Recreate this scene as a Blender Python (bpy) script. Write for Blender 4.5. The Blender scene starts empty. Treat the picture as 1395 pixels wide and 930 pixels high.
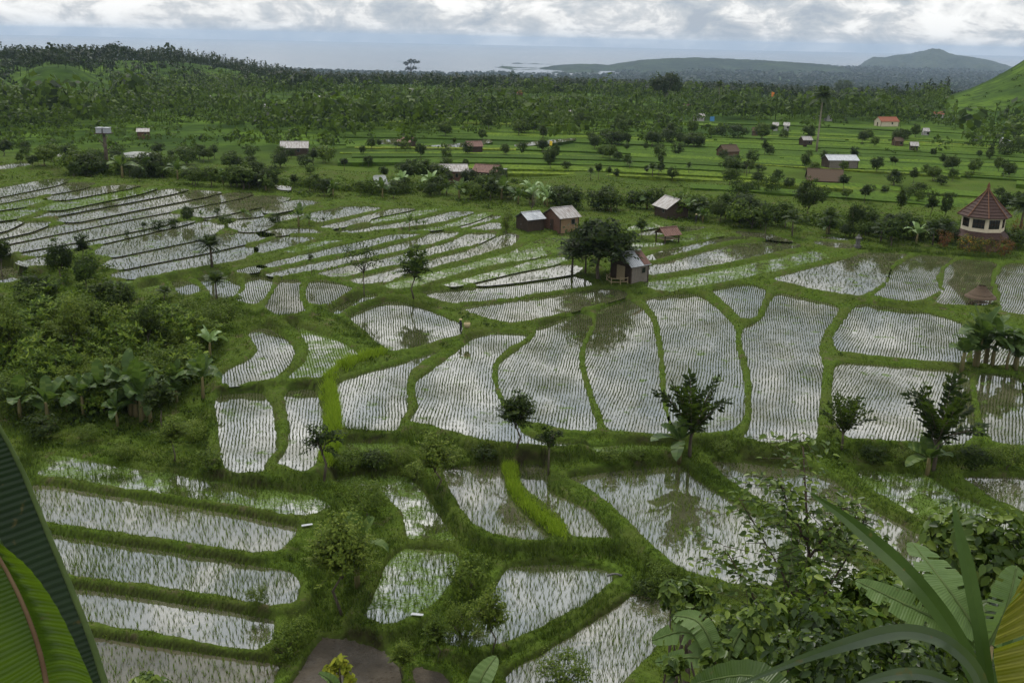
import bpy, math, random
import numpy as np
from mathutils import Vector, Matrix

# ------------------------------------------------------------------ camera, sky, sun, exposure
R = math.radians
sc = bpy.context.scene
F_PX, CX, CY = 1369.0, 697.5, 465.0            # focal length in pixels of a 1395 x 930 picture
PITCH, ROLL, EYE = R(16.70), R(1.2), 30.0
cam_d = bpy.data.cameras.new('camera'); cam = bpy.data.objects.new('camera', cam_d)
sc.collection.objects.link(cam); sc.camera = cam
cam_d.sensor_width = 36.0; cam_d.lens = 36.0 * F_PX / 1395.0
cam_d.clip_start = 0.05; cam_d.clip_end = 200000
CAM = Matrix.Translation((0, 0, EYE)) @ Matrix.Rotation(math.pi / 2 - PITCH, 4, 'X') @ Matrix.Rotation(ROLL, 4, 'Z')
cam.matrix_world = CAM
CM = np.array(CAM.to_3x3())

SUN_EL, SUN_AZ = R(54), R(-18)                  # high sun behind cloud, a little left of the view
world = bpy.data.worlds.new('World'); sc.world = world; world.use_nodes = True
wn, wl = world.node_tree.nodes, world.node_tree.links
wn.clear()
def W(t, **k):
    n = wn.new(t)
    for a, b in k.items(): setattr(n, a, b)
    return n
w_out = W('ShaderNodeOutputWorld'); w_bg = W('ShaderNodeBackground'); w_bg.inputs['Strength'].default_value = 0.072
sky = W('ShaderNodeTexSky', sky_type='NISHITA', sun_disc=False, sun_elevation=SUN_EL, sun_rotation=SUN_AZ)
tc = W('ShaderNodeTexCoord'); sep = W('ShaderNodeSeparateXYZ'); wl.new(tc.outputs['Generated'], sep.inputs[0])
def wmath(op, a, b=None, clamp=False):
    n = W('ShaderNodeMath', operation=op, use_clamp=clamp)
    for i, v in enumerate((a, b)):
        if v is None: continue
        if isinstance(v, (int, float)): n.inputs[i].default_value = v
        else: wl.new(v, n.inputs[i])
    return n.outputs[0]
def wramp(fac, stops):
    n = W('ShaderNodeValToRGB'); wl.new(fac, n.inputs[0]); e = n.color_ramp.elements
    while len(e) < len(stops): e.new(0.5)
    for el, (p, c) in zip(e, stops): el.position = p; el.color = (*c, 1)
    return n.outputs[0]
def wnoise(vec, scale, detail, rough=0.55, dist=0.0):
    n = W('ShaderNodeTexNoise'); wl.new(vec, n.inputs['Vector'])
    n.inputs['Scale'].default_value = scale; n.inputs['Detail'].default_value = detail
    n.inputs['Roughness'].default_value = rough; n.inputs['Distortion'].default_value = dist
    return n.outputs['Fac']
def wmix(fac, a, b):
    n = W('ShaderNodeMix', data_type='RGBA')
    for s, v in ((0, fac), (6, a), (7, b)):
        if isinstance(v, (int, float)): n.inputs[s].default_value = v
        elif isinstance(v, tuple): n.inputs[s].default_value = (*v, 1)
        else: wl.new(v, n.inputs[s])
    return n.outputs[2]
zup = wmath('MAXIMUM', sep.outputs[2], 0.0)
comb = W('ShaderNodeCombineXYZ')                 # directions on a cloud layer overhead
den = wmath('ADD', zup, 0.045)
wl.new(wmath('DIVIDE', sep.outputs[0], den), comb.inputs[0]); wl.new(wmath('DIVIDE', sep.outputs[1], den), comb.inputs[1])
layer = wnoise(comb.outputs[0], 0.34, 6, 0.6, 0.6)
puffmap = W('ShaderNodeMapping'); puffmap.inputs['Scale'].default_value = (1, 1, 2.1); wl.new(tc.outputs['Generated'], puffmap.inputs[0])
puff = wnoise(puffmap.outputs[0], 21.0, 12, 0.63, 0.35)
big = wnoise(puffmap.outputs[0], 3.2, 4, 0.5)
mixv = wmath('ADD', wmath('MULTIPLY', layer, 0.12), wmath('ADD', wmath('MULTIPLY', puff, 0.58), wmath('MULTIPLY', big, 0.40)))
cloud = wramp(mixv, [(0.46, (3.7, 4.25, 5.0)), (0.52, (5.0, 5.4, 5.85)), (0.555, (6.2, 6.4, 6.65)), (0.58, (8.0, 8.05, 8.05)), (0.63, (9.6, 9.6, 9.5))])
lift = wmath('ADD', 0.92, wmath('MULTIPLY', zup, 1.1))   # overcast skies grow brighter towards the zenith
vm = W('ShaderNodeVectorMath', operation='SCALE'); wl.new(cloud, vm.inputs[0]); wl.new(lift, vm.inputs['Scale'])
w_col = wmix(0.93, sky.outputs[0], vm.outputs[0])
wl.new(w_col, w_bg.inputs['Color']); wl.new(w_bg.outputs[0], w_out.inputs['Surface'])

sun_d = bpy.data.lights.new('sun', 'SUN'); sun_d.energy = 1.5; sun_d.angle = R(10); sun_d.color = (1.0, 0.96, 0.88)
sun = bpy.data.objects.new('sun', sun_d); sc.collection.objects.link(sun)
sd = Vector((math.sin(SUN_AZ) * math.cos(SUN_EL), math.cos(SUN_AZ) * math.cos(SUN_EL), math.sin(SUN_EL)))
sun.rotation_euler = sd.to_track_quat('Z', 'Y').to_euler(); sun.location = sd * 200

sc.view_settings.view_transform = 'Standard'; sc.view_settings.look = 'None'
sc.view_settings.gamma = 1; sc.view_settings.exposure = 0.75; sc.view_settings.use_curve_mapping = False
cy = sc.cycles
cy.max_bounces = 5; cy.diffuse_bounces = 1; cy.glossy_bounces = 2; cy.transmission_bounces = 3; cy.volume_bounces = 0
cy.transparent_max_bounces = 6; cy.caustics_reflective = False; cy.caustics_refractive = False
cy.use_denoising = True
try: cy.denoiser = 'OPENIMAGEDENOISE'; cy.denoising_input_passes = 'RGB_ALBEDO_NORMAL'
except Exception: pass

# ------------------------------------------------------------------ helpers
rng = np.random.default_rng(7); rnd = random.Random(7)
COL = sc.collection
def ray(u, v):
    d = CM @ np.array([(u - CX) / F_PX, -(v - CY) / F_PX, -1.0]); return d / np.linalg.norm(d)
def rays(P):
    P = np.asarray(P, float)
    D = np.stack([(P[:, 0] - CX) / F_PX, -(P[:, 1] - CY) / F_PX, -np.ones(len(P))], 1) @ CM.T
    return D / np.linalg.norm(D, axis=1)[:, None]
def at(u, v, dist): return np.array([0, 0, EYE]) + ray(u, v) * dist
def on_plane(P, z):
    D = rays(P); t = (z - EYE) / D[:, 2]; return D[:, :2] * t[:, None]
def mesh(name, V, F, mats=None, smooth=False):
    me = bpy.data.meshes.new(name)
    V = np.ascontiguousarray(V, np.float32)
    if isinstance(F, np.ndarray):
        n, k = F.shape
        me.vertices.add(len(V)); me.vertices.foreach_set('co', V.ravel())
        me.loops.add(n * k); me.loops.foreach_set('vertex_index', np.ascontiguousarray(F, np.int32).ravel())
        me.polygons.add(n); me.polygons.foreach_set('loop_start', np.arange(0, n * k, k, dtype=np.int32))
        try: me.polygons.foreach_set('loop_total', np.full(n, k, np.int32))
        except Exception: pass
        me.update(calc_edges=True); me.validate()
    else:
        me.from_pydata([tuple(map(float, v)) for v in V], [], [tuple(map(int, f)) for f in F]); me.update()
    if smooth: me.polygons.foreach_set('use_smooth', np.ones(len(me.polygons), bool))
    if mats is not None:
        for m in (mats if isinstance(mats, (list, tuple)) else [mats]): me.materials.append(m)
    return me
def ob(name, me, parent=None, **props):
    o = bpy.data.objects.new(name, me); COL.objects.link(o)
    if parent is not None: o.parent = parent
    for k, v in props.items(): o[k] = v
    return o
def thing(name, label, cat, loc=(0, 0, 0), rotz=0.0, scale=1.0, group=None):
    o = ob(name, None); o.location = loc; o.rotation_euler = (0, 0, rotz); o.scale = (scale,) * 3
    o['label'] = label; o['category'] = cat
    if group: o['group'] = group
    return o
class MB:
    """collects shapes into one mesh"""
    def __init__(s): s.v = []; s.f = []
    def add(s, V, F):
        b = len(s.v); s.v += [tuple(p) for p in V]; s.f += [tuple(i + b for i in f) for f in F]; return s
    def box(s, x0, x1, y0, y1, z0, z1):
        V = [(x, y, z) for z in (z0, z1) for y in (y0, y1) for x in (x0, x1)]
        return s.add(V, [(0, 2, 3, 1), (4, 5, 7, 6), (0, 1, 5, 4), (2, 6, 7, 3), (0, 4, 6, 2), (1, 3, 7, 5)])
    def bar(s, a, b, w, t=None, up=(0, 0, 1)):
        a, b = Vector(a), Vector(b); d = (b - a).normalized(); t = t or w
        u = Vector(up)
        if abs(d.dot(u)) > 0.95: u = Vector((1, 0, 0))
        x = d.cross(u).normalized() * w / 2; y = x.cross(d).normalized() * t / 2
        V = [p + i * x + j * y for p in (a, b) for i, j in ((-1, -1), (1, -1), (1, 1), (-1, 1))]
        return s.add(V, [(0, 3, 2, 1), (4, 5, 6, 7), (0, 1, 5, 4), (1, 2, 6, 5), (2, 3, 7, 6), (3, 0, 4, 7)])
    def tube(s, pts, rad, n=6, cap=True):
        pts = [Vector(p) for p in pts]; rad = rad if isinstance(rad, (list, tuple)) else [rad] * len(pts)
        V = []; F = []; u = Vector((1, 0, 0.13))
        for i, p in enumerate(pts):
            d = (pts[min(i + 1, len(pts) - 1)] - pts[max(i - 1, 0)]).normalized()
            if abs(d.dot(u.normalized())) > 0.93: u = Vector((0.1, 1, 0))
            x = d.cross(u).normalized(); y = d.cross(x)
            V += [p + (x * math.cos(a) + y * math.sin(a)) * rad[i] for a in (2 * math.pi * k / n for k in range(n))]
        for i in range(len(pts) - 1):
            F += [(i * n + k, i * n + (k + 1) % n, (i + 1) * n + (k + 1) % n, (i + 1) * n + k) for k in range(n)]
        if cap: F += [tuple(range(n))[::-1], tuple(range((len(pts) - 1) * n, len(pts) * n))]
        return s.add(V, F)
    def ring(s, prof, n=8, a0=0.0):
        """lathe: prof = [(r, z)]"""
        V = []; F = []
        for r, z in prof: V += [(r * math.cos(a0 + 2 * math.pi * k / n), r * math.sin(a0 + 2 * math.pi * k / n), z) for k in range(n)]
        for i in range(len(prof) - 1):
            F += [(i * n + k, i * n + (k + 1) % n, (i + 1) * n + (k + 1) % n, (i + 1) * n + k) for k in range(n)]
        return s.add(V, F)
    def mesh(s, name, mat, smooth=False): return mesh(name, s.v, s.f, mat, smooth)
    def build(s, name, mat, parent=None, smooth=False, **props): return ob(name, s.mesh(name, mat, smooth), parent, **props)
def nrm(A): return A / np.maximum(np.linalg.norm(A, axis=-1, keepdims=True), 1e-9)
def leaf_quads(C, D, N, L, Wd, fold=0.0):
    """rhombic leaves from base C along D, faces towards N"""
    D = nrm(D); S = nrm(np.cross(D, N)); N = np.cross(S, D)
    L = np.broadcast_to(np.asarray(L, float), (len(C),))[:, None]; Wd = np.broadcast_to(np.asarray(Wd, float), (len(C),))[:, None]
    V = np.stack([C, C + D * L * .45 + S * Wd * .5 + N * fold * Wd, C + D * L, C + D * L * .45 - S * Wd * .5 + N * fold * Wd], 1).reshape(-1, 3)
    return V, np.arange(len(C) * 4).reshape(-1, 4)
def merge(parts):
    Vs, Fs, b = [], [], 0
    for V, F in parts: Vs.append(V); Fs.append(F + b); b += len(V)
    return np.concatenate(Vs), np.concatenate(Fs)
def blades(P, H, W_, n, lean, g):
    """n grass blades (one triangle each) at every point P"""
    P = np.repeat(P, n, 0); H = np.repeat(H, n) * g.uniform(.6, 1.15, len(P)); W_ = np.repeat(np.broadcast_to(W_, (len(P) // n,)), n)
    a = g.uniform(0, 2 * np.pi, len(P)); b = g.uniform(0, 2 * np.pi, len(P)); l = H * lean * g.uniform(.2, 1.3, len(P))
    S = np.stack([np.cos(a), np.sin(a), 0 * a], 1) * W_[:, None] * .5
    O = np.stack([np.cos(b), np.sin(b), 0 * b], 1) * (W_ * .7 * (n > 1))[:, None]
    T = P + O + np.stack([np.cos(b) * l, np.sin(b) * l, H], 1)
    return np.stack([P + O - S, P + O + S, T], 1).reshape(-1, 3), np.arange(len(P) * 3).reshape(-1, 3)
ORD = ('first second third fourth fifth sixth seventh eighth ninth tenth eleventh twelfth thirteenth fourteenth fifteenth sixteenth seventeenth '
       'eighteenth nineteenth twentieth').split()
ORD += ['twenty-' + x for x in ORD[:9]] + ['thirtieth'] + ['thirty-' + x for x in ORD[:9]] + ['fortieth'] + ['forty-' + x for x in ORD[:9]] + ['fiftieth'] + ['fifty-' + x for x in ORD[:9]] + ['sixtieth'] + ['sixty-' + x for x in ORD[:9]]

# ------------------------------------------------------------------ materials
def mat(name):
    m = bpy.data.materials.new(name); m.use_nodes = True; nt = m.node_tree; nt.nodes.clear()
    out = nt.nodes.new('ShaderNodeOutputMaterial'); return m, nt, out
class NT:
    def __init__(s, name): s.m, s.nt, s.out = mat(name)
    def n(s, t, **k):
        x = s.nt.nodes.new(t)
        for a, b in k.items():
            if a.startswith('i_'): x.inputs[a[2:].replace('_', ' ')].default_value = b
            else: setattr(x, a, b)
        return x
    def l(s, a, b): s.nt.links.new(a, b)
    def put(s, sock, v):
        if isinstance(v, (int, float)): sock.default_value = v
        elif isinstance(v, tuple): sock.default_value = (*v, 1) if len(v) == 3 and sock.type == 'RGBA' else v
        else: s.l(v, sock)
    def math(s, op, a, b=0.0, clamp=False):
        x = s.n('ShaderNodeMath', operation=op, use_clamp=clamp); s.put(x.inputs[0], a); s.put(x.inputs[1], b); return x.outputs[0]
    def mix(s, f, a, b, blend='MIX'):
        x = s.n('ShaderNodeMix', data_type='RGBA', blend_type=blend); s.put(x.inputs[0], f); s.put(x.inputs[6], a); s.put(x.inputs[7], b); return x.outputs[2]
    def ramp(s, f, stops):
        x = s.n('ShaderNodeValToRGB'); s.l(f, x.inputs[0]); e = x.color_ramp.elements
        while len(e) < len(stops): e.new(0.5)
        for el, (p, c) in zip(e, stops): el.position = p; el.color = (*((c,) * 3 if isinstance(c, (int, float)) else c), 1)
        return x.outputs[0]
    def pos(s): return s.n('ShaderNodeNewGeometry').outputs['Position']
    def obj(s): return s.n('ShaderNodeTexCoord').outputs['Object']
    def noise(s, vec, scale, detail=3, rough=.55, sc3=None):
        if sc3:
            mp = s.n('ShaderNodeMapping'); mp.inputs['Scale'].default_value = sc3; s.l(vec, mp.inputs[0]); vec = mp.outputs[0]
        x = s.n('ShaderNodeTexNoise'); s.l(vec, x.inputs['Vector']); x.inputs['Scale'].default_value = scale
        x.inputs['Detail'].default_value = detail; x.inputs['Roughness'].default_value = rough; return x.outputs['Fac']
    def bump(s, h, strength=.4, dist=.05):
        b = s.n('ShaderNodeBump'); b.inputs['Strength'].default_value = strength; b.inputs['Distance'].default_value = dist; s.l(h, b.inputs['Height']); return b.outputs[0]
    def pbr(s, col, rough=.7, spec=.3, normal=None, metal=0.0):
        p = s.n('ShaderNodeBsdfPrincipled'); s.put(p.inputs['Base Color'], col); s.put(p.inputs['Roughness'], rough)
        p.inputs['Specular IOR Level'].default_value = spec; p.inputs['Metallic'].default_value = metal
        if normal is not None: s.l(normal, p.inputs['Normal'])
        return p.outputs[0]
    def done(s, sh): s.l(sh, s.out.inputs['Surface']); return s.m
def leafmat(name, dark, mid, light, gloss=.08, trans=.36, rough=.55, per_object=.35, patch=None):
    """leaves: every leaf its own tone, every plant its own shade"""
    t = NT(name); g = t.n('ShaderNodeNewGeometry'); oi = t.n('ShaderNodeObjectInfo')
    f = t.math('ADD', t.math('MULTIPLY', g.outputs['Random Per Island'], 1 - per_object), t.math('MULTIPLY', oi.outputs['Random'], per_object))
    c = t.ramp(f, [(.1, dark), (.5, mid), (.92, light)])
    if patch: c = t.mix(t.ramp(t.noise(g.outputs['Position'], patch[0], 2), [(.45, 0.0), (.65, 1.0)]), c, t.mix(.55, c, patch[1]))
    p = t.pbr(c, rough, gloss)
    tr = t.n('ShaderNodeBsdfTranslucent'); t.l(t.mix(.5, c, (.10, .16, .015)), tr.inputs['Color'])
    mx = t.n('ShaderNodeMixShader'); mx.inputs[0].default_value = trans; t.l(p, mx.inputs[1]); t.l(tr.outputs[0], mx.inputs[2])
    return t.done(mx.outputs[0])
M = {}
M['leaf_dark'] = leafmat('leaf_dark', (.007, .013, .003), (.019, .033, .006), (.060, .085, .013))
M['leaf_mid'] = leafmat('leaf_mid', (.013, .025, .004), (.038, .066, .008), (.115, .16, .02))
M['leaf_bright'] = leafmat('leaf_bright', (.04, .065, .009), (.08, .118, .015), (.16, .20, .03))
M['leaf_yellow'] = leafmat('leaf_yellow', (.10, .13, .012), (.20, .22, .02), (.32, .30, .03))
M['leaf_dull'] = leafmat('leaf_dull', (.022, .034, .016), (.040, .058, .026), (.075, .09, .04))
M['leaf_red'] = leafmat('leaf_red', (.06, .02, .015), (.13, .045, .02), (.2, .1, .03))
M['blossom'] = leafmat('blossom', (.025, .045, .010), (.06, .085, .015), (.42, .20, .02))
M['cassava'] = leafmat('cassava_leaf', (.018, .038, .005), (.065, .112, .012), (.18, .24, .026), per_object=.25)
M['palm'] = leafmat('palm_leaf', (.014, .024, .008), (.028, .046, .012), (.06, .085, .02), gloss=.2)
M['banana'] = leafmat('banana_leaf', (.03, .058, .012), (.055, .10, .018), (.115, .16, .035), gloss=.25, trans=.35)
M['banana_pale'] = leafmat('banana_leaf_pale', (.14, .22, .07), (.20, .30, .11), (.28, .38, .15), gloss=.4, trans=.3)
M['forest'] = leafmat('forest_leaf', (.002, .005, .0015), (.006, .013, .003), (.020, .032, .007), per_object=0, trans=.15, patch=(.012, (.022, .034, .008)))
M['scrub'] = leafmat('scrub_leaf', (.006, .013, .003), (.022, .042, .005), (.075, .118, .012), per_object=0, patch=(.02, (.07, .11, .012)))
M['rice'] = leafmat('rice_blade', (.03, .055, .006), (.085, .135, .014), (.18, .25, .03), per_object=.2, gloss=.04, trans=.6)
M['rice_dark'] = leafmat('rice_blade_dark', (.014, .026, .004), (.036, .058, .008), (.085, .12, .018), per_object=.15, gloss=.06, trans=.35)
M['grass'] = leafmat('grass_blade', (.016, .030, .004), (.058, .100, .009), (.17, .235, .024), per_object=0, gloss=.12, trans=.35, patch=(.25, (.05, .06, .012)))
M['grass_tall'] = leafmat('grass_tall', (.014, .028, .004), (.042, .078, .010), (.11, .155, .022), per_object=0, gloss=.2, trans=.35, patch=(.3, (.03, .045, .01)))
M['grass_lime'] = leafmat('grass_lime', (.13, .21, .012), (.22, .33, .02), (.32, .42, .035), per_object=0, gloss=.06, trans=.4)
def plain(name, c1, c2, scale=3.0, rough=.8, spec=.2, sc3=None, bump=.3, detail=4):
    t = NT(name); o = t.obj(); f = t.noise(o, scale, detail, .6, sc3)
    return t.done(t.pbr(t.mix(t.ramp(f, [(.32, 0.0), (.7, 1.0)]), c1, c2), rough, spec, t.bump(f, bump, .03)))
M['bark'] = plain('bark', (.05, .038, .026), (.14, .115, .085), 6, sc3=(1, 1, .25))
M['bark_pale'] = plain('bark_pale', (.17, .14, .10), (.30, .26, .20), 6, sc3=(1, 1, .3))
M['banana_stem'] = plain('banana_stem', (.10, .10, .035), (.20, .15, .07), 4, sc3=(1, 1, .2))
M['wood_dark'] = plain('wood_dark', (.028, .02, .014), (.075, .052, .034), 5, sc3=(4, 4, .4))
M['wood_brown'] = plain('wood_brown', (.07, .042, .024), (.16, .10, .06), 5, sc3=(4, 4, .4))
M['wood_grey'] = plain('wood_grey', (.11, .095, .078), (.23, .20, .165), 5, sc3=(4, 4, .4))
M['bamboo'] = plain('bamboo', (.20, .15, .085), (.33, .27, .16), 8, sc3=(3, 3, .6))
M['woven'] = plain('woven_bamboo', (.16, .10, .055), (.28, .19, .105), 14)
M['brick'] = plain('brick_wall', (.08, .042, .028), (.16, .09, .06), 6)
M['tin_white'] = plain('tin_white', (.13, .10, .08), (.38, .37, .355), 1.3, rough=.55, spec=.3, sc3=(3, .6, .6))
M['tin_grey'] = plain('tin_grey', (.20, .21, .22), (.42, .43, .44), 2.2, rough=.5, spec=.5)
M['tin_rust'] = plain('tin_rust', (.085, .04, .03), (.19, .11, .085), 2.4, rough=.7, sc3=(3, .6, .6))
M['thatch'] = plain('thatch', (.045, .03, .02), (.12, .085, .055), 9, rough=.95, sc3=(5, 5, 1))
M['tile_red'] = plain('tile_red', (.17, .05, .025), (.27, .10, .055), 5)
M['tile_brown'] = plain('tile_brown', (.030, .016, .013), (.07, .04, .03), 7)
M['tile_orange'] = plain('tile_orange', (.09, .042, .022), (.16, .08, .045), 5)
M['cream'] = plain('cream_plaster', (.50, .43, .30), (.62, .54, .40), 2, rough=.8)
M['white_wall'] = plain('white_plaster', (.30, .29, .26), (.46, .45, .42), 2)
M['glass'] = NT('window_glass').__class__ and None
t = NT('window_dark'); M['glass'] = t.done(t.pbr((.012, .014, .015), .12, .5))
M['stone'] = plain('stone', (.05, .05, .045), (.14, .135, .12), 5)
M['straw'] = plain('straw', (.28, .22, .11), (.42, .35, .2), 9)
M['blue_tarp'] = plain('blue_tarp', (.05, .16, .30), (.08, .22, .40), 4)
M['orange_flag'] = plain('orange_cloth', (.60, .16, .03), (.75, .25, .05), 4)
M['yellow_flag'] = plain('yellow_cloth', (.62, .42, .03), (.75, .55, .06), 4)
M['cloth_dark'] = plain('dark_cloth', (.018, .018, .022), (.04, .036, .04), 9)
M['skin'] = plain('skin', (.16, .085, .055), (.20, .11, .07), 6, rough=.55)
M['leaf_white'] = plain('plastic_pale', (.25, .26, .27), (.38, .39, .40), 5)

def water_mat(name, mud1, mud2, algae, ior, algae_col=(.10, .155, .03), shoals=.42):
    t = NT(name); p = t.pos()
    mud = t.mix(t.ramp(t.noise(p, .45, 4), [(.35, 0.0), (.68, 1.0)]), mud1, mud2)
    al = t.ramp(t.noise(p, .55, 6, .68), [(max(.01, .78 - algae * .6), 0.0), (max(.06, .84 - algae * .6), 1.0)])
    film = t.math('MULTIPLY', al, t.ramp(t.noise(p, 9, 3), [(.36, 0.25), (.56, 1.0)]))
    oi = t.n('ShaderNodeObjectInfo').outputs['Random']; mud = t.mix(t.math('MULTIPLY', oi, .8), mud, (.045, .050, .022))
    rip = t.noise(p, 2.4, 3, .5)
    nb = t.bump(rip, .045, .05)
    df = t.n('ShaderNodeBsdfDiffuse'); t.l(mud, df.inputs['Color'])
    gl = t.n('ShaderNodeBsdfGlossy'); gl.inputs['Color'].default_value = (1, .985, .955, 1); gl.inputs['Roughness'].default_value = .035; t.l(nb, gl.inputs['Normal'])
    fr = t.n('ShaderNodeFresnel'); fr.inputs['IOR'].default_value = ior; t.l(nb, fr.inputs['Normal'])
    shoal = t.ramp(t.noise(p, .16, 5, .62), [(.50, 1.0), (.64, max(.0, 1 - shoals))])
    m1 = t.n('ShaderNodeMixShader'); t.l(t.math('MULTIPLY', fr.outputs[0], t.math('MULTIPLY', shoal, t.math('ADD', .84, t.math('MULTIPLY', oi, .16)))), m1.inputs[0]); t.l(df.outputs[0], m1.inputs[1]); t.l(gl.outputs[0], m1.inputs[2])
    ad = t.n('ShaderNodeBsdfDiffuse'); t.l(t.mix(t.noise(p, 3, 3), algae_col, (.055, .085, .02)), ad.inputs['Color'])
    m2 = t.n('ShaderNodeMixShader'); t.l(film, m2.inputs[0]); t.l(m1.outputs[0], m2.inputs[1]); t.l(ad.outputs[0], m2.inputs[2])
    return t.done(m2.outputs[0])
WATER_IOR = 6.5
M['water'] = water_mat('paddy_water', (.055, .055, .030), (.10, .095, .055), .33, WATER_IOR)
M['water_clear'] = water_mat('paddy_water_clear', (.060, .058, .034), (.10, .096, .06), .16, 4.2, shoals=.35)
M['water_mud'] = water_mat('paddy_water_muddy', (.050, .046, .028), (.085, .076, .05), .2, 1.9, shoals=.6)
M['water_green'] = water_mat('paddy_water_green', (.05, .06, .025), (.09, .10, .04), .55, WATER_IOR)
t = NT('wet_mud'); p = t.pos(); f = t.noise(p, 1.6, 6, .65)
wet = t.ramp(t.noise(p, .35, 3), [(.50, .0), (.62, 1.0)])
M['mud'] = t.done(t.pbr(t.mix(f, (.018, .014, .009), (.075, .060, .040)), t.math('SUBTRACT', .9, t.math('MULTIPLY', wet, .45)), .3, t.bump(f, 1.0, .25)))
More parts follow.
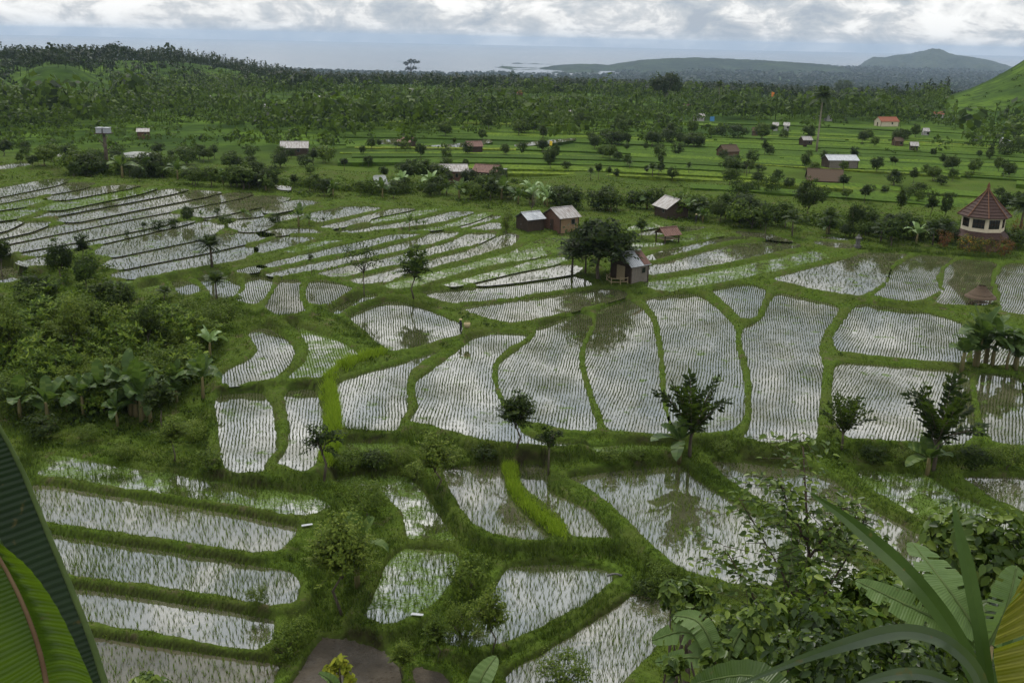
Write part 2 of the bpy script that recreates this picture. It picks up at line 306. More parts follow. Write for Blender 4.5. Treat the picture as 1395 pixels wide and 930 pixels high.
# ------------------------------------------------------------------ rice paddies: outline of the water in the picture, water level, bund height, look
# styles: m = rows of the main terrace, n = near paddies with bigger seedlings, f = far, d = drained mud, p = pond without rice;  g adds green growth
def zz(ox, oy, pts): return [(ox + x / 3.986, oy + y / 3.986) for x, y in pts]
PAD = [
 (0, .3, 'm', 'flooded paddy with wavy seedling rows beside the tall lime-green grass strip', [(459,522),(500,508),(545,496),(585,483),(598,480),(572,494),(556,505),(550,525),(553,550),(551,562),(541,572),(537,588),(500,588),(467,585),(468,570),(465,545)]),
 (0, .3, 'm', 'S-shaped flooded paddy right below the farmer, widening towards the front bank', [(630,475),(645,459),(675,453),(705,455),(720,457),(708,465),(682,480),(668,496),(667,512),(673,535),(684,556),(700,575),(708,590),(730,598),(760,603),(790,606),(770,609),(740,608),(700,604),(658,600),(625,590),(585,580),(560,575),(573,556),(569,535),(570,518),(598,499)]),
 (0, .3, 'm', 'flooded paddy behind the feathery tree, its left bund curled like a hook', [(733,447),(770,434),(793,427),(803,431),(804,441),(795,458),(787,478),(786,498),(793,525),(802,555),(813,587),(776,587),(750,581),(712,572),(697,560),(686,537),(680,513),(683,495),(696,485),(731,459)]),
 (0, .3, 'm', 'flooded paddy below the wooden hut holding dark reflections of its trees', [(814,424),(835,416),(856,409),(872,419),(884,433),(890,455),(894,480),(896,515),(899,550),(908,575),(918,592),(870,590),(831,588),(823,565),(812,538),(803,510),(799,488),(802,468),(814,445)]),
 (0, .3, 'm', 'bell-shaped flooded paddy behind the dark fan-leaved shrub on the front bank', [(877,408),(910,403),(946,400),(962,408),(980,424),(1000,446),(999,468),(1007,498),(1012,530),(1010,572),(992,588),(950,591),(925,591),(915,570),(911,540),(909,505),(905,468),(898,432)]),
 (.15, .3, 'm', 'small wedge-shaped paddy pinched between two joining bunds', [(969,396),(1000,389),(1024,387),(1043,395),(1036,413),(1027,432),(1014,437),(996,418),(982,406)]),
 (0, .3, 'm', 'tall flooded paddy with straight rows below the joining bunds', [(1061,399),(1095,406),(1125,413),(1143,419),(1132,436),(1117,457),(1113,480),(1119,498),(1115,530),(1112,575),(1108,600),(1075,604),(1040,604),(1015,598),(1026,580),(1027,520),(1021,495),(1012,465),(1014,448),(1040,435),(1050,412)]),
 (.1, .3, 'm', 'wide flooded paddy left of the banana clump, above a thin straight bund', [(1170,413),(1220,420),(1271,428),(1310,440),(1316,462),(1313,497),(1270,493),(1225,489),(1185,485),(1144,480),(1136,462),(1147,443)]),
 (0, .3, 'm', 'square flooded paddy behind the fan-leaved shrub with banana leaves at its foot', [(1140,494),(1225,500),(1316,507),(1320,538),(1325,570),(1322,595),(1300,608),(1220,602),(1155,598),(1138,570),(1136,530)]),
 (-.05, .3, 'm', 'dark paddy reflecting the banana clump at the picture edge', [(1338,508),(1370,511),(1386,514),(1392,540),(1398,575),(1400,607),(1360,605),(1345,590),(1338,560),(1332,530)]),
 (-.05, .3, 'm', 'paddy cut by the right picture edge beyond the narrow bund', [(1397,515),(1450,520),(1460,610),(1412,608),(1403,560)]),
 (.1, .3, 'm', 'flooded paddy glimpsed behind the banana clump stems', [(1325,443),(1400,455),(1460,462),(1460,505),(1380,499),(1328,497)]),
 (.6, .3, 'f', 'triangular paddy with a dark post reflected in it below the reed hedge', [(1050,380),(1110,365),(1163,351),(1180,344),(1238,346),(1215,356),(1207,370),(1204,382),(1180,398),(1165,404),(1107,394)]),
 (.6, .3, 'm', 'bright paddy between two S-curved bunds below the octagonal pavilion', [(1251,347),(1300,351),(1281,363),(1273,380),(1280,396),(1246,413),(1190,405),(1211,386),(1218,365)]),
 (.6, .3, 'm', 'curved paddy with the little thatched shelter standing in its corner', [(1308,353),(1358,357),(1348,375),(1349,393),(1352,408),(1346,418),(1271,415),(1288,397),(1287,380),(1290,365)]),
 (.6, .3, 'm', 'paddy by the right picture edge below the octagonal pavilion', [(1371,358),(1430,361),(1440,435),(1367,427),(1364,400),(1357,383)]),
 (0.4, .22, 'fg', 'long strip paddy just above the bell-shaped paddy, running right from the wooden hut', [(882,384),(926,378),(988,367),(1050,354),(1090,345),(1115,340),(1127,352),(1110,357),(1050,371),(988,383),(946,390),(905,397),(885,392)]),
 (0.6, .22, 'f', 'broad silvery strip paddy beside the wooden hut roof', [(881,376),(926,369),(988,358),(1050,344),(1090,336),(1085,331),(1050,329),(1003,333),(963,343),(926,353),(882,362)]),
 (0.8, .2, 'f', 'narrow strip paddy in front of the red-roofed field shelter', [(882,355),(926,344),(963,333),(995,327),(1020,325),(1001,322),(951,332),(913,340),(882,350)]),
 (1.0, .2, 'fg', 'tiny green paddy between the shade trees and the red-roofed shelter', [(855,340),(905,334),(900,330),(870,331),(848,335)]),
 (1.0, .2, 'fg', 'small green paddy right beside the red-roofed shelter', [(925,330),(986,320),(975,316),(935,321),(915,326)]),
 (1.1, .2, 'f', 'thin paddy below the white-gabled hut', [(870,322),(948,313),(960,309),(930,309),(880,315)]),
 (1.3, .2, 'fg', 'short green paddy left of the white-gabled hut', [(858,315),(905,307),(908,303),(885,303),(862,309)]),
 (0.9, .2, 'f', 'sliver of bright water along the path below the palm-like tree', [(1005,315),(1045,319),(1078,329),(1050,326),(1010,320)]),
 (0.8, .2, 'f', 'sliver of bright water beside the dark stone post, lower one', [(1112,329),(1140,330),(1165,335),(1150,339),(1118,334)]),
 (0.85, .2, 'f', 'sliver of bright water beside the dark stone post, upper one', [(1110,324),(1135,323),(1160,327),(1140,327)]),
 (.4, .25, 'm', 'long bright paddy directly above the S-shaped paddy, ending at the wooden hut', [(626,420),(660,415),(700,410),(760,402),(825,393),(850,397),(853,403),(830,410),(795,420),(750,430),(715,438),(690,440),(665,434),(645,427)]),
 (.6, .22, 'm', 'pointed bright strip paddy with palm reflections in front of the wooden hut', [(571,398),(630,393),(700,388),(750,381),(785,375),(802,384),(806,390),(760,396),(700,405),(650,411),(612,413),(590,406)]),
 (.8, .2, 'f', 'thin strip paddy ending at the small palm-like tree by the wooden hut', [(640,387),(700,374),(742,367),(772,360),(790,363),(785,371),(750,377),(700,384),(660,388)]),
 (.95, .2, 'fg', 'greenish thin strip paddy below the lime-green paddy', [(600,388),(650,376),(700,362),(730,355),(762,348),(770,355),(742,362),(700,370),(650,382),(620,389)]),
 (1.1, .2, 'fgg', 'lime-green algae-covered paddy in front of the brick hut', [(523,389),(551,381),(591,371),(651,357),(700,343),(732,328),(765,318),(783,324),(779,339),(725,351),(700,356),(651,364),(600,379),(563,390),(541,394)]),
 (1.25, .2, 'f', 'curved strip paddy reflecting the columnar bush beside the brick hut', [(476,381),(520,371),(555,362),(590,353),(646,339),(680,322),(697,317),(705,322),(697,333),(651,347),(591,363),(555,372),(520,384),(497,387)]),
 (1.4, .2, 'f', 'curved strip paddy, second one up from the columnar bush reflection', [(430,373),(490,359),(548,346),(583,338),(620,328),(637,318),(674,317),(668,322),(645,333),(586,347),(550,357),(490,371),(462,378)]),
 (1.55, .2, 'f', 'curved strip paddy, third one up, crossing behind the wispy tree', [(366,373),(420,360),(475,350),(520,338),(576,324),(592,315),(625,316),(614,323),(583,332),(548,340),(490,353),(425,369),(375,376)]),
 (1.7, .2, 'f', 'uppermost of the curved strip paddies behind the wispy tree', [(352,363),(400,350),(470,334),(513,325),(537,319),(565,318),(570,320),(520,331),(475,343),(420,353),(365,365)]),
 (1.85, .2, 'f', 'green-tinged paddy below the row of small bananas', [(352,333),(390,321),(430,324),(400,334),(352,346)]),
 (1.8, .2, 'fg', 'small tapering green paddy above the reddish stub sapling', [(385,343),(445,327),(470,327),(400,344)]),
 (2.4, .18, 'f', 'topmost thin paddy below the stream hedge', [(432,303),(495,289),(520,283),(480,281),(425,290),(428,297)]),
 (2.25, .18, 'f', 'thin paddy second from the stream hedge with a tree reflection', [(440,309),(490,297),(497,294),(530,286),(545,284),(565,284),(500,297),(495,303),(450,311)]),
 (2.1, .18, 'fg', 'short thin green paddy below the stream hedge bananas', [(500,300),(571,286),(605,284),(576,292),(548,297),(500,305)]),
 (1.95, .18, 'f', 'thin green paddy passing behind the three tiny banana saplings', [(455,315),(490,311),(548,303),(578,298),(617,288),(645,288),(600,302),(560,308),(531,311),(480,317)]),
 (1.8, .18, 'fg', 'thin green paddy to the right of the three tiny banana saplings', [(545,315),(590,310),(620,303),(652,291),(672,289),(640,302),(610,310),(590,313)]),
 (1.7, .18, 'f', 'bright little paddy left of the columnar bush, upper one', [(612,309),(646,299),(679,293),(676,297),(640,306),(630,310)]),
 (1.6, .18, 'f', 'bright little paddy left of the columnar bush, lower one', [(641,312),(676,302),(680,312),(655,313)]),
 (1.2, .3, 'm', 'small upright paddy with fine rows left of the muddy brown paddy', [(336,381),(352,375),(370,377),(368,393),(355,410),(345,416),(322,410),(330,400),(338,390)]),
 (1.15, .3, 'md', 'brown muddy trapezoid paddy among the small curved ones', [(383,381),(408,381),(405,405),(415,425),(383,431),(362,420),(375,396)]),
 (1.15, .3, 'md', 'leaf-shaped brownish paddy below the reddish stub sapling', [(424,383),(450,383),(482,393),(440,417),(424,415),(417,397)]),
 (0.6, .25, 'm', 'thin sickle-shaped paddy at the foot of the wispy tree', [(448,423),(490,406),(512,399),(512,405),(470,421),(458,430)]),
 (.3, .3, 'm', 'diamond-shaped paddy behind the farmer reflecting the slim round tree', [(474,431),(500,420),(526,411),(546,411),(585,424),(622,439),(628,447),(624,458),(598,464),(560,476),(536,479),(520,470),(500,452),(487,442)]),
 (1.0, .3, 'm', 'small round paddy ringed by a thick bund above the thicket', [(234,384),(255,383),(270,390),(270,400),(255,404),(246,400)]),
 (1.05, .3, 'm', 'bean-shaped paddy behind the small palm-like tree above the thicket', [(266,379),(298,376),(316,382),(328,390),(315,408),(290,406),(286,395),(276,385)]),
 (1.0, .3, 'fg', 'tiny grassy paddy at the corner above the thicket', [(193,394),(215,388),(228,392),(205,402)]),
 (0.15, .3, 'm', 'kidney-shaped paddy with fanned rows right of the thicket', [(339,453),(360,446),(390,463),(400,480),(390,502),(368,518),(308,526),(304,508),(350,485),(354,475)]),
 (0.25, .3, 'mg', 'hook-shaped green-edged paddy inside the big curved bund', [(396,443),(426,453),(458,463),(490,482),(461,492),(441,516),(391,516),(420,492),(423,473),(411,453)]),
 (-0.45, .3, 'm', 'bright paddy with bold dark seedling rows on the left, wider one', [(295,538),(355,534),(367,555),(372,585),(374,615),(360,627),(355,645),(333,645),(308,637),(301,590)]),
 (-0.35, .3, 'm', 'narrow bright paddy with bold dark rows beside the lime-green strip', [(389,533),(428,530),(436,560),(434,600),(425,637),(413,643),(379,632),(396,610),(398,580)]),
 (-1.15, .22, 'ng', 'lily-dotted paddy with a tuft of tall rushes, uppermost of the front-left strips', [(66,619),(100,622),(160,634),(240,645),(298,654),(350,664),(430,675),(455,690),(420,705),(380,700),(335,691),(250,677),(160,665),(100,653),(48,648)]),
 (-1.45, .22, 'n', 'brightest open-water strip on the front left, second from its top', [(42,659),(70,660),(125,670),(251,688),(350,705),(408,718),(398,735),(380,752),(350,755),(326,751),(200,732),(60,711),(35,700)]),
 (-1.75, .22, 'n', 'denser planted strip on the front left, third from its top', [(55,724),(70,726),(150,739),(276,757),(350,770),(398,778),(412,795),(402,822),(365,826),(330,818),(226,800),(95,784),(50,778)]),
 (-2.05, .22, 'n', 'open-water strip with sparse seedlings, fourth of the front-left strips', [(70,797),(107,801),(206,815),(300,830),(376,842),(370,872),(352,888),(300,880),(241,868),(120,848),(80,842)]),
 (-2.3, .2, 'nd', 'muddy lowest strip on the front left at the bottom edge', [(80,860),(120,866),(241,884),(385,904),(375,925),(360,945),(100,945),(80,920)]),
 (-2.3, .25, 'd', 'bare dark mud plot at the bottom edge below the tall front tree', [(437,867),(470,870),(506,878),(524,888),(548,912),(548,945),(385,945),(400,925)]),
 (-2.2, .25, 'd', 'small bare mud plot at the bottom edge between two saplings', [(560,906),(600,915),(615,930),(615,945),(565,945)]),
 (-0.5, .25, 'ng', 'shaded ditch of water under the bank left of centre', [(465,603),(540,602),(548,610),(530,617),(475,617)]),
 (-0.45, .2, 'ng', 'shaded ditch of water under the front bank right of centre', [(775,611),(850,606),(925,607),(930,612),(860,616),(795,616)]),
 (-1.5, .3, 'ng', 'crooked dark paddy behind the tall front tree', [(452,652),(500,645),(551,647),(573,662),(588,683),(610,718),(624,738),(596,738),(552,736),(549,700),(523,678),(463,665)]),
 (-1.1, .35, 'n', 'tapering paddy left of the bright lime-green ridge', [(600,638),(650,633),(680,633),(688,650),(692,672),(712,698),(750,730),(752,739),(715,738),(680,733),(650,722),(625,690),(608,660)]),
 (-1.15, .35, 'n', 'narrow bent paddy between the lime-green ridge and the thick dark bund', [(705,631),(740,630),(748,650),(746,668),(770,678),(800,692),(826,718),(841,738),(810,737),(776,732),(768,712),(738,686),(708,660)]),
 (-1.2, .4, 'n', 'large front paddy mirroring the fan-leaved shrub crown', [(768,651),(820,643),(876,637),(930,634),(945,650),(975,668),(1010,688),(1060,715),(1110,742),(1165,765),(1190,790),(1150,810),(1000,800),(940,785),(905,762),(870,727),(840,698),(812,676)]),
 (-1.1, .35, 'n', 'long slanting paddy seen through the leafy foreground sapling', [(966,627),(1035,632),(1100,640),(1140,655),(1180,690),(1240,720),(1300,752),(1320,790),(1260,790),(1180,752),(1110,722),(1050,690),(1010,668),(980,645)]),
 (-1.1, .3, 'ng', 'slanting green paddy above the long strap leaf tips', [(1160,640),(1220,642),(1265,645),(1290,665),(1340,690),(1395,720),(1440,745),(1440,800),(1360,780),(1300,738),(1240,700),(1190,672)]),
 (-1.0, .3, 'n', 'corner paddy at the right edge behind a straw-topped bund', [(1305,648),(1395,650),(1450,655),(1450,720),(1395,700),(1350,680)]),
 (-1.6, .3, 'ng', 'weedy paddy right of the tall front tree', [(548,747),(590,748),(622,751),(627,765),(618,790),(600,815),(570,838),(540,850),(520,853),(494,840),(512,805),(526,765)]),
 (-1.8, .3, 'n', 'wide front paddy with a bare water patch in its corner', [(690,772),(730,769),(768,768),(815,773),(838,781),(832,797),(800,822),(760,845),(700,873),(675,880),(640,885),(605,880),(600,860),(640,840),(665,815)]),
 (-2.0, .3, 'n', 'thickly planted front paddy at the bottom edge beside the round shrub', [(868,805),(905,818),(920,835),(905,870),(880,900),(850,930),(840,948),(700,948),(685,925),(700,908),(740,890),(790,858),(840,825)]),
 (.9, .3, 'f', 'small paddy at the left picture edge under a dark bund', [(2,363),(10,362),(34,377),(30,383),(0,386),(-40,384),(-40,362)]),
]
# long strips on the upper left: between neighbouring bund lines (measured in an enlargement of the corner)
LN = {1: [(-160,175),(0,145),(200,105),(380,80),(480,76)], 2: [(-160,225),(0,190),(200,150),(370,115),(560,95)],
      3: [(-160,255),(0,225),(250,180),(500,140),(640,125)], 4: [(-160,290),(0,262),(230,232),(450,190),(750,137),(860,128)],
      5: [(-160,350),(0,318),(150,303),(300,268),(560,215),(900,145)], 6: [(-160,412),(0,380),(150,325),(400,275),(700,220),(1030,155)],
      7: [(-160,450),(0,415),(300,350),(600,290),(900,230),(1200,175),(1395,158)], 8: [(-160,485),(0,452),(350,382),(700,312),(1000,256),(1395,182)],
      9: [(-160,540),(50,497),(500,420),(750,370),(1000,318),(1200,290),(1395,250),(1600,208)], 10: [(100,533),(540,447),(800,387),(1000,342),(1100,320),(1395,300),(1750,218)],
      11: [(520,537),(800,480),(1090,420),(1250,385),(1395,378),(1480,385)], 12: [(560,605),(800,555),(1090,500),(1395,432),(1520,400)], 13: [(640,645),(800,625),(1000,585),(1395,520)]}
def strip(i, j, x0, x1, m=2.0):
    xs = np.linspace(x0, x1, max(4, int((x1 - x0) / 70))); a, b = np.array(LN[i], float), np.array(LN[j], float)
    top = np.interp(xs, a[:, 0], a[:, 1]) + m; bot = np.interp(xs, b[:, 0], b[:, 1]) - m
    e_ = np.minimum(np.minimum(xs - x0, x1 - xs) / 60 + .25, 1); md = (top + bot) / 2; top, bot = md + (top - md) * e_, md + (bot - md) * e_; k = bot - top > 1.5; xs, top, bot = xs[k], top[k], bot[k]
    return zz(0, 220, list(zip(xs, top)) + list(zip(xs[::-1], bot[::-1])))
for i, j, x0, x1, lv, st, nm in [
    (1, 2, -150, 370, 3.7, 'f', 'topmost thin strip'), (2, 3, -150, 500, 3.55, 'f', 'second thin strip from the top'), (3, 4, -150, 230, 3.4, 'fg', 'third strip from the top, short end at the picture edge'),
    (3, 4, 260, 740, 3.4, 'f', 'third strip from the top, long part'), (4, 5, -150, 190, 3.2, 'fg', 'fourth strip from the top, short end at the picture edge'), (4, 5, 240, 830, 3.2, 'fg', 'fourth strip from the top, long part'),
    (5, 6, -150, 100, 3.0, 'f', 'fifth strip from the top, short end at the picture edge'), (5, 6, 190, 1000, 3.0, 'f', 'fifth strip from the top, long part'),
    (6, 7, -150, 250, 2.8, 'f', 'sixth strip from the top, short end at the picture edge'), (6, 7, 330, 1180, 2.8, 'f', 'sixth strip from the top, long part'),
    (7, 8, -150, 1360, 2.6, 'f', 'seventh strip from the top, thin and very long'), (8, 9, -120, 960, 2.45, 'f', 'eighth strip from the top, behind the row of dark bushes'),
    (8, 9, 1010, 1560, 2.45, 'f', 'eighth strip from the top, part near the stream trees'), (9, 10, 130, 1040, 2.3, 'f', 'thin strip carrying the row of dark bushes'), (9, 10, 1120, 1700, 2.3, 'f', 'short strip below the stream trees'),
    (10, 11, 530, 1200, 2.15, 'f', 'strip reflecting the row of dark bushes'), (10, 11, 1260, 1470, 2.15, 'f', 'short green strip right of the row of dark bushes'),
    (11, 12, 570, 1470, 2.0, 'f', 'strip behind the small palm-like tree crown'), (12, 13, 620, 1380, 1.85, 'f', 'lowest long strip, behind the small palm-like tree trunk')]:
    PAD.append((lv, .18, st, nm + ' of the upper-left terraces', strip(i, j, x0, x1)))
PAD.append((2.2, .2, 'f', 'paddy end showing left of the dark leafy trees at the thicket', zz(0, 220, [(100,545),(245,515),(262,560),(160,568)])))
PAD.append((1.7, .2, 'fg', 'grassy low paddy right of the thicket trees', zz(0, 220, [(570,635),(640,655),(720,645),(700,665),(600,672)])))
PAD.append((1.7, .2, 'm', 'small paddy end left of the brown muddy paddies', zz(0, 220, [(1285,590),(1395,562),(1440,572),(1395,598),(1320,608)])))
PAD.append((2.0, .18, 'f', 'small paddy around the dark round bush on the thin stem', [(354,316),(385,311),(420,312),(440,317),(400,317),(362,323)]))
PAD.append((2.2, .18, 'f', 'small paddy left of the tallest banana on the middle bund', [(352,300),(395,289),(418,292),(385,300),(354,308)]))
PAD.append((2.5, .18, 'f', 'small paddy under the stream trees left of the topmost thin paddy', [(362,283),(405,273),(436,276),(402,284),(366,291)]))
PAD.append((3.9, .2, 'f', 'far paddy in the corner where the upper-left terraces begin', zz(0, 220, [(-150,30),(0,22),(140,5),(160,18),(60,40),(-150,62)])))
def chaikin(P, n=2):
    P = np.asarray(P, float)
    for _ in range(n):
        Q = np.roll(P, -1, 0); P = np.stack([P * .86 + Q * .14, P * .14 + Q * .86], 1).reshape(-1, 2)
    return P
def inside(P, Q):
    x, y = P[:, 0], P[:, 1]; r = np.zeros(len(P), bool); a = Q; b = np.roll(Q, -1, 0)
    for (x0, y0), (x1, y1) in zip(a, b):
        if y0 == y1: continue
        r ^= ((y0 > y) != (y1 > y)) & (x < (x1 - x0) * (y - y0) / (y1 - y0) + x0)
    return r
def segdist(P, Q, closed=True):
    d = np.full(len(P), 1e9); a = Q if closed else Q[:-1]; b = np.roll(Q, -1, 0) if closed else Q[1:]
    for p, q in zip(a, b):
        e = q - p; L = max(e @ e, 1e-9); t = np.clip(((P - p) @ e) / L, 0, 1)
        d = np.minimum(d, np.hypot(*(P - p - t[:, None] * e).T))
    return d
for i, (lv, bh, st, lab, px) in enumerate(PAD):
    w = on_plane(chaikin(px), lv); A = np.sum(w[:, 0] * np.roll(w[:, 1], -1) - np.roll(w[:, 0], -1) * w[:, 1]) / 2
    if A < 0: w = w[::-1].copy()
    e = np.roll(w, -1, 0) - np.roll(w, 1, 0); w = w + nrm(np.stack([e[:, 1], -e[:, 0]], 1)) * (.04 if st[0] in 'nd' else .30 if st[0] == 'm' or np.hypot(*w.mean(0)) < 125 else .50 if np.hypot(*w.mean(0)) < 150 else .68)
    PAD[i] = dict(z=lv, bh=bh, st=st, label=lab, w=w, area=abs(A), c=w.mean(0))

# ------------------------------------------------------------------ the lie of the land
CTRL = [(60,450,-.8),(150,450,-.6),(100,520,-1.2),(200,560,-1.2),(250,500,-.6),(40,590,-1.3),(150,600,-1.2),(250,600,-.9),(60,345,1.2),(150,380,.9),(0,430,-.4),(30,400,.2),
        (130,240,2.5),(230,243,2.3),(300,250,2.0),(450,262,1.8),(560,265,1.6),(650,272,1.2),(740,285,.8),(850,292,1.0),(1000,298,.8),(1150,312,.6),(1290,330,.8),(1395,345,.8),(1500,350,.8),
        (-60,230,3),(60,222,2.4),(200,228,.5),(350,240,-.5),(480,248,-1),(620,255,-1.2),(760,265,-1.6),(900,272,-1.6),(1050,282,-1.6),(1200,292,-1.4),(1330,305,-.6),(1450,312,-.6),
        (300,225,-2),(500,232,-2.2),(700,240,-2.6),(900,250,-2.6),(1100,258,-2.6),(1300,268,-2.4),(1450,275,-2.4),(60,205,0),(-80,205,0),
        (460,635,-1.3),(560,625,-1.0),(640,620,-.9),(750,622,-1.0),(880,625,-1.1),(980,615,-.9),(1100,620,-.9),(1200,625,-.9),(1330,625,-.8),(1450,630,-.8),
        (430,760,-2.0),(450,820,-2.3),(420,880,-2.5),(640,755,-1.9),(640,790,-2.1),(860,790,-2.0),(900,790,-1.9),(560,880,-2.4),(650,910,-2.5)]
cp = []; cz = []
for u, v, z in CTRL: cp.append(on_plane([(u, v)], z)[0]); cz.append(z)
for q in PAD:
    for k in range(0, len(q['w']), 14): cp.append(q['w'][k]); cz.append(q['z'] + q['bh'] * .7)
cp = np.array(cp); cz = np.array(cz)
def vnoise(X, Y, s, seed):
    g = np.random.default_rng(seed); T = g.uniform(-1, 1, (64, 64)); x, y = X / s, Y / s
    i, j = np.floor(x).astype(int), np.floor(y).astype(int); f, h = x - i, y - j; f = f * f * (3 - 2 * f); h = h * h * (3 - 2 * h)
    a = lambda p, q_: T[p % 64, q_ % 64]
    return (a(i, j) * (1 - f) + a(i + 1, j) * f) * (1 - h) + (a(i, j + 1) * (1 - f) + a(i + 1, j + 1) * f) * h
def sm(x, a, b): t_ = np.clip((x - a) / (b - a), 0, 1); return t_ * t_ * (3 - 2 * t_)
SEA_Z = -140.0
def far_base(X, Y):
    d = np.hypot(X, Y); az = np.degrees(np.arctan2(X, Y))
    z = np.interp(d, [0, 260, 450, 650, 1000, 1300, 2000, 3000, 4200, 5600, 7000], [-2.6, -2.6, -3.0, -5.5, -16, -27, -56, -92, -128, -150, -154]); zr = np.interp(d, [0, 260, 450, 650, 1000, 1300, 2000, 3000, 4200, 6000, 9500], [-2.6, -2.6, -3.0, -6, -19, -31, -58, -92, -118, -128, -133]); kr = sm(az, 2, 12); z = z * (1 - kr) + zr * kr
    left = sm(-az, 9.5, 19)                                   # wooded rise on the left
    z = z + left * sm(d, 740, 1000) * 21 * (1 - sm(d, 1300, 2600))
    def hump(u, v, zb, w, dp, h):
        c = on_plane([(u, v)], zb)[0]; a = math.atan2(c[0], c[1]); s = X * math.cos(a) - Y * math.sin(a); t_ = X * math.sin(a) + Y * math.cos(a) - np.hypot(*c)
        return h * np.exp(-(np.abs(s / w) ** 2.6)) * sm(t_, -dp, 0) * (1 - sm(t_, dp * .6, dp * 3))
    z = z + hump(78, 112, -2, 27, 60, 15.5)                   # grassy knoll
    a0 = math.atan2(*on_plane([(1480, 170)], -3)[0]); s = X * math.cos(a0) - Y * math.sin(a0); t_ = X * math.sin(a0) + Y * math.cos(a0)
    z = z + 68 * np.exp(-(np.clip(-s, 0, None) / 62) ** 1.7) * sm(t_, 560, 860) * (1 - sm(t_, 900, 2000))   # green hill at the right edge
    z = z + vnoise(X, Y, 90, 3) * .6 * sm(d, 430, 700) + vnoise(X, Y, 400, 4) * 4 * sm(d, 900, 2200)
    return z
AZ = np.radians(np.arange(-37, 37.01, .178))
DD = np.concatenate([np.geomspace(.6, 37, 70)[:-1], np.geomspace(37, 285, 610), np.geomspace(285, 1500, 170)[1:], np.geomspace(1500, 9500, 70)[1:]])
GA, GD = np.meshgrid(AZ, DD); X, Y = (GD * np.sin(GA)).ravel(), (GD * np.cos(GA)).ravel(); XY = np.stack([X, Y], 1); Dn = GD.ravel()
near = np.where(Dn < 332)[0]
base = far_base(X, Y)
zb = np.empty(len(near))
for s in range(0, len(near), 20000):
    p_ = XY[near[s:s + 20000]]; d2 = ((p_[:, None, :] - cp[None]) ** 2).sum(2) + 4.0; w_ = d2 ** -1.7; zb[s:s + 20000] = (w_ @ cz) / w_.sum(1)
k = sm(Dn[near], 250, 330); base[near] = zb * (1 - k) + base[near] * k
base += vnoise(X, Y, 6, 5) * .10 + vnoise(X, Y, 1.7, 6) * .05 + vnoise(X, Y, .7, 16) * .03
base = np.maximum(base, 28.4 - .80 * Dn + vnoise(X, Y, 2.5, 8) * .18 * (Dn > 3))
best = np.full(len(X), 1e9); lvl = np.zeros(len(X)); bt = np.full(len(X), -1e9); cap = np.full(len(X), 1e9)
for q in PAD:
    w = q['w']; lo, hi = w.min(0) - 4, w.max(0) + 4
    idx = np.where((X > lo[0]) & (X < hi[0]) & (Y > lo[1]) & (Y < hi[1]))[0]
    d = segdist(XY[idx], w); ins = inside(XY[idx], w); s_ = np.where(ins, -d, d); dp = np.maximum(s_, 0)
    bt[idx] = np.maximum(bt[idx], q['z'] + q['bh'] - 1.0 * np.maximum(0, dp - .6)); cap[idx] = np.minimum(cap[idx], q['z'] + q['bh'] + .9 * dp)
    u_ = idx[s_ < best[idx]]; m_ = s_ < best[idx]; best[idx[m_]] = s_[m_]; lvl[idx[m_]] = q['z']
jit = vnoise(X, Y, .9, 11) * .06 + vnoise(X, Y, .35, 12) * .035
top = np.maximum(bt, np.minimum(base, cap)) + jit * (Dn < 300)
t_ = np.clip((best + .20 + jit * 1.0) / .30, 0, 1); inner = best < .2
H = np.where(inner, (lvl - .16) + t_ * (top - lvl + .16), np.where(best < 4, top, base))
HG = H.reshape(GD.shape); BG = np.minimum(best, 30).reshape(GD.shape)
def grid(G, x, y):
    x, y = np.asarray(x, float), np.asarray(y, float); d = np.hypot(x, y); a = np.arctan2(x, y)
    r = np.clip(np.interp(d, DD, np.arange(len(DD))), 0, len(DD) - 1.001); c = np.clip((a - AZ[0]) / (AZ[1] - AZ[0]), 0, len(AZ) - 1.001)
    i, j = r.astype(int), c.astype(int); f, g = r - i, c - j
    return (G[i, j] * (1 - g) + G[i, j + 1] * g) * (1 - f) + (G[i + 1, j] * (1 - g) + G[i + 1, j + 1] * g) * f
def hz(x, y): return grid(HG, x, y)
def ground(u, v):
    """the point of the ground seen at a pixel: march along the ray to the terrain"""
    D = ray(u, v); t0 = np.geomspace(30, 7000, 1500); P = D[None] * t0[:, None]
    h = hz(P[:, 0], P[:, 1]); g = EYE + P[:, 2] - h; k = np.argmax(g < 0) if (g < 0).any() else len(t0) - 1
    k = max(k, 1); f = g[k - 1] / max(g[k - 1] - g[k], 1e-6); f = min(max(f, 0), 1); t1 = t0[k - 1] + f * (t0[k] - t0[k - 1]); q = D * t1
    return np.array([q[0], q[1], float(hz(q[0], q[1]))])
def px_m(p): return float((np.asarray(p, float) - np.array([0, 0, EYE])) @ -CM[:, 2]) / F_PX      # metres per pixel at a point
n_r, n_c = GD.shape
ii = np.arange(n_r * n_c).reshape(n_r, n_c)
TF = np.stack([ii[:-1, :-1], ii[:-1, 1:], ii[1:, 1:], ii[1:, :-1]], -1).reshape(-1, 4)

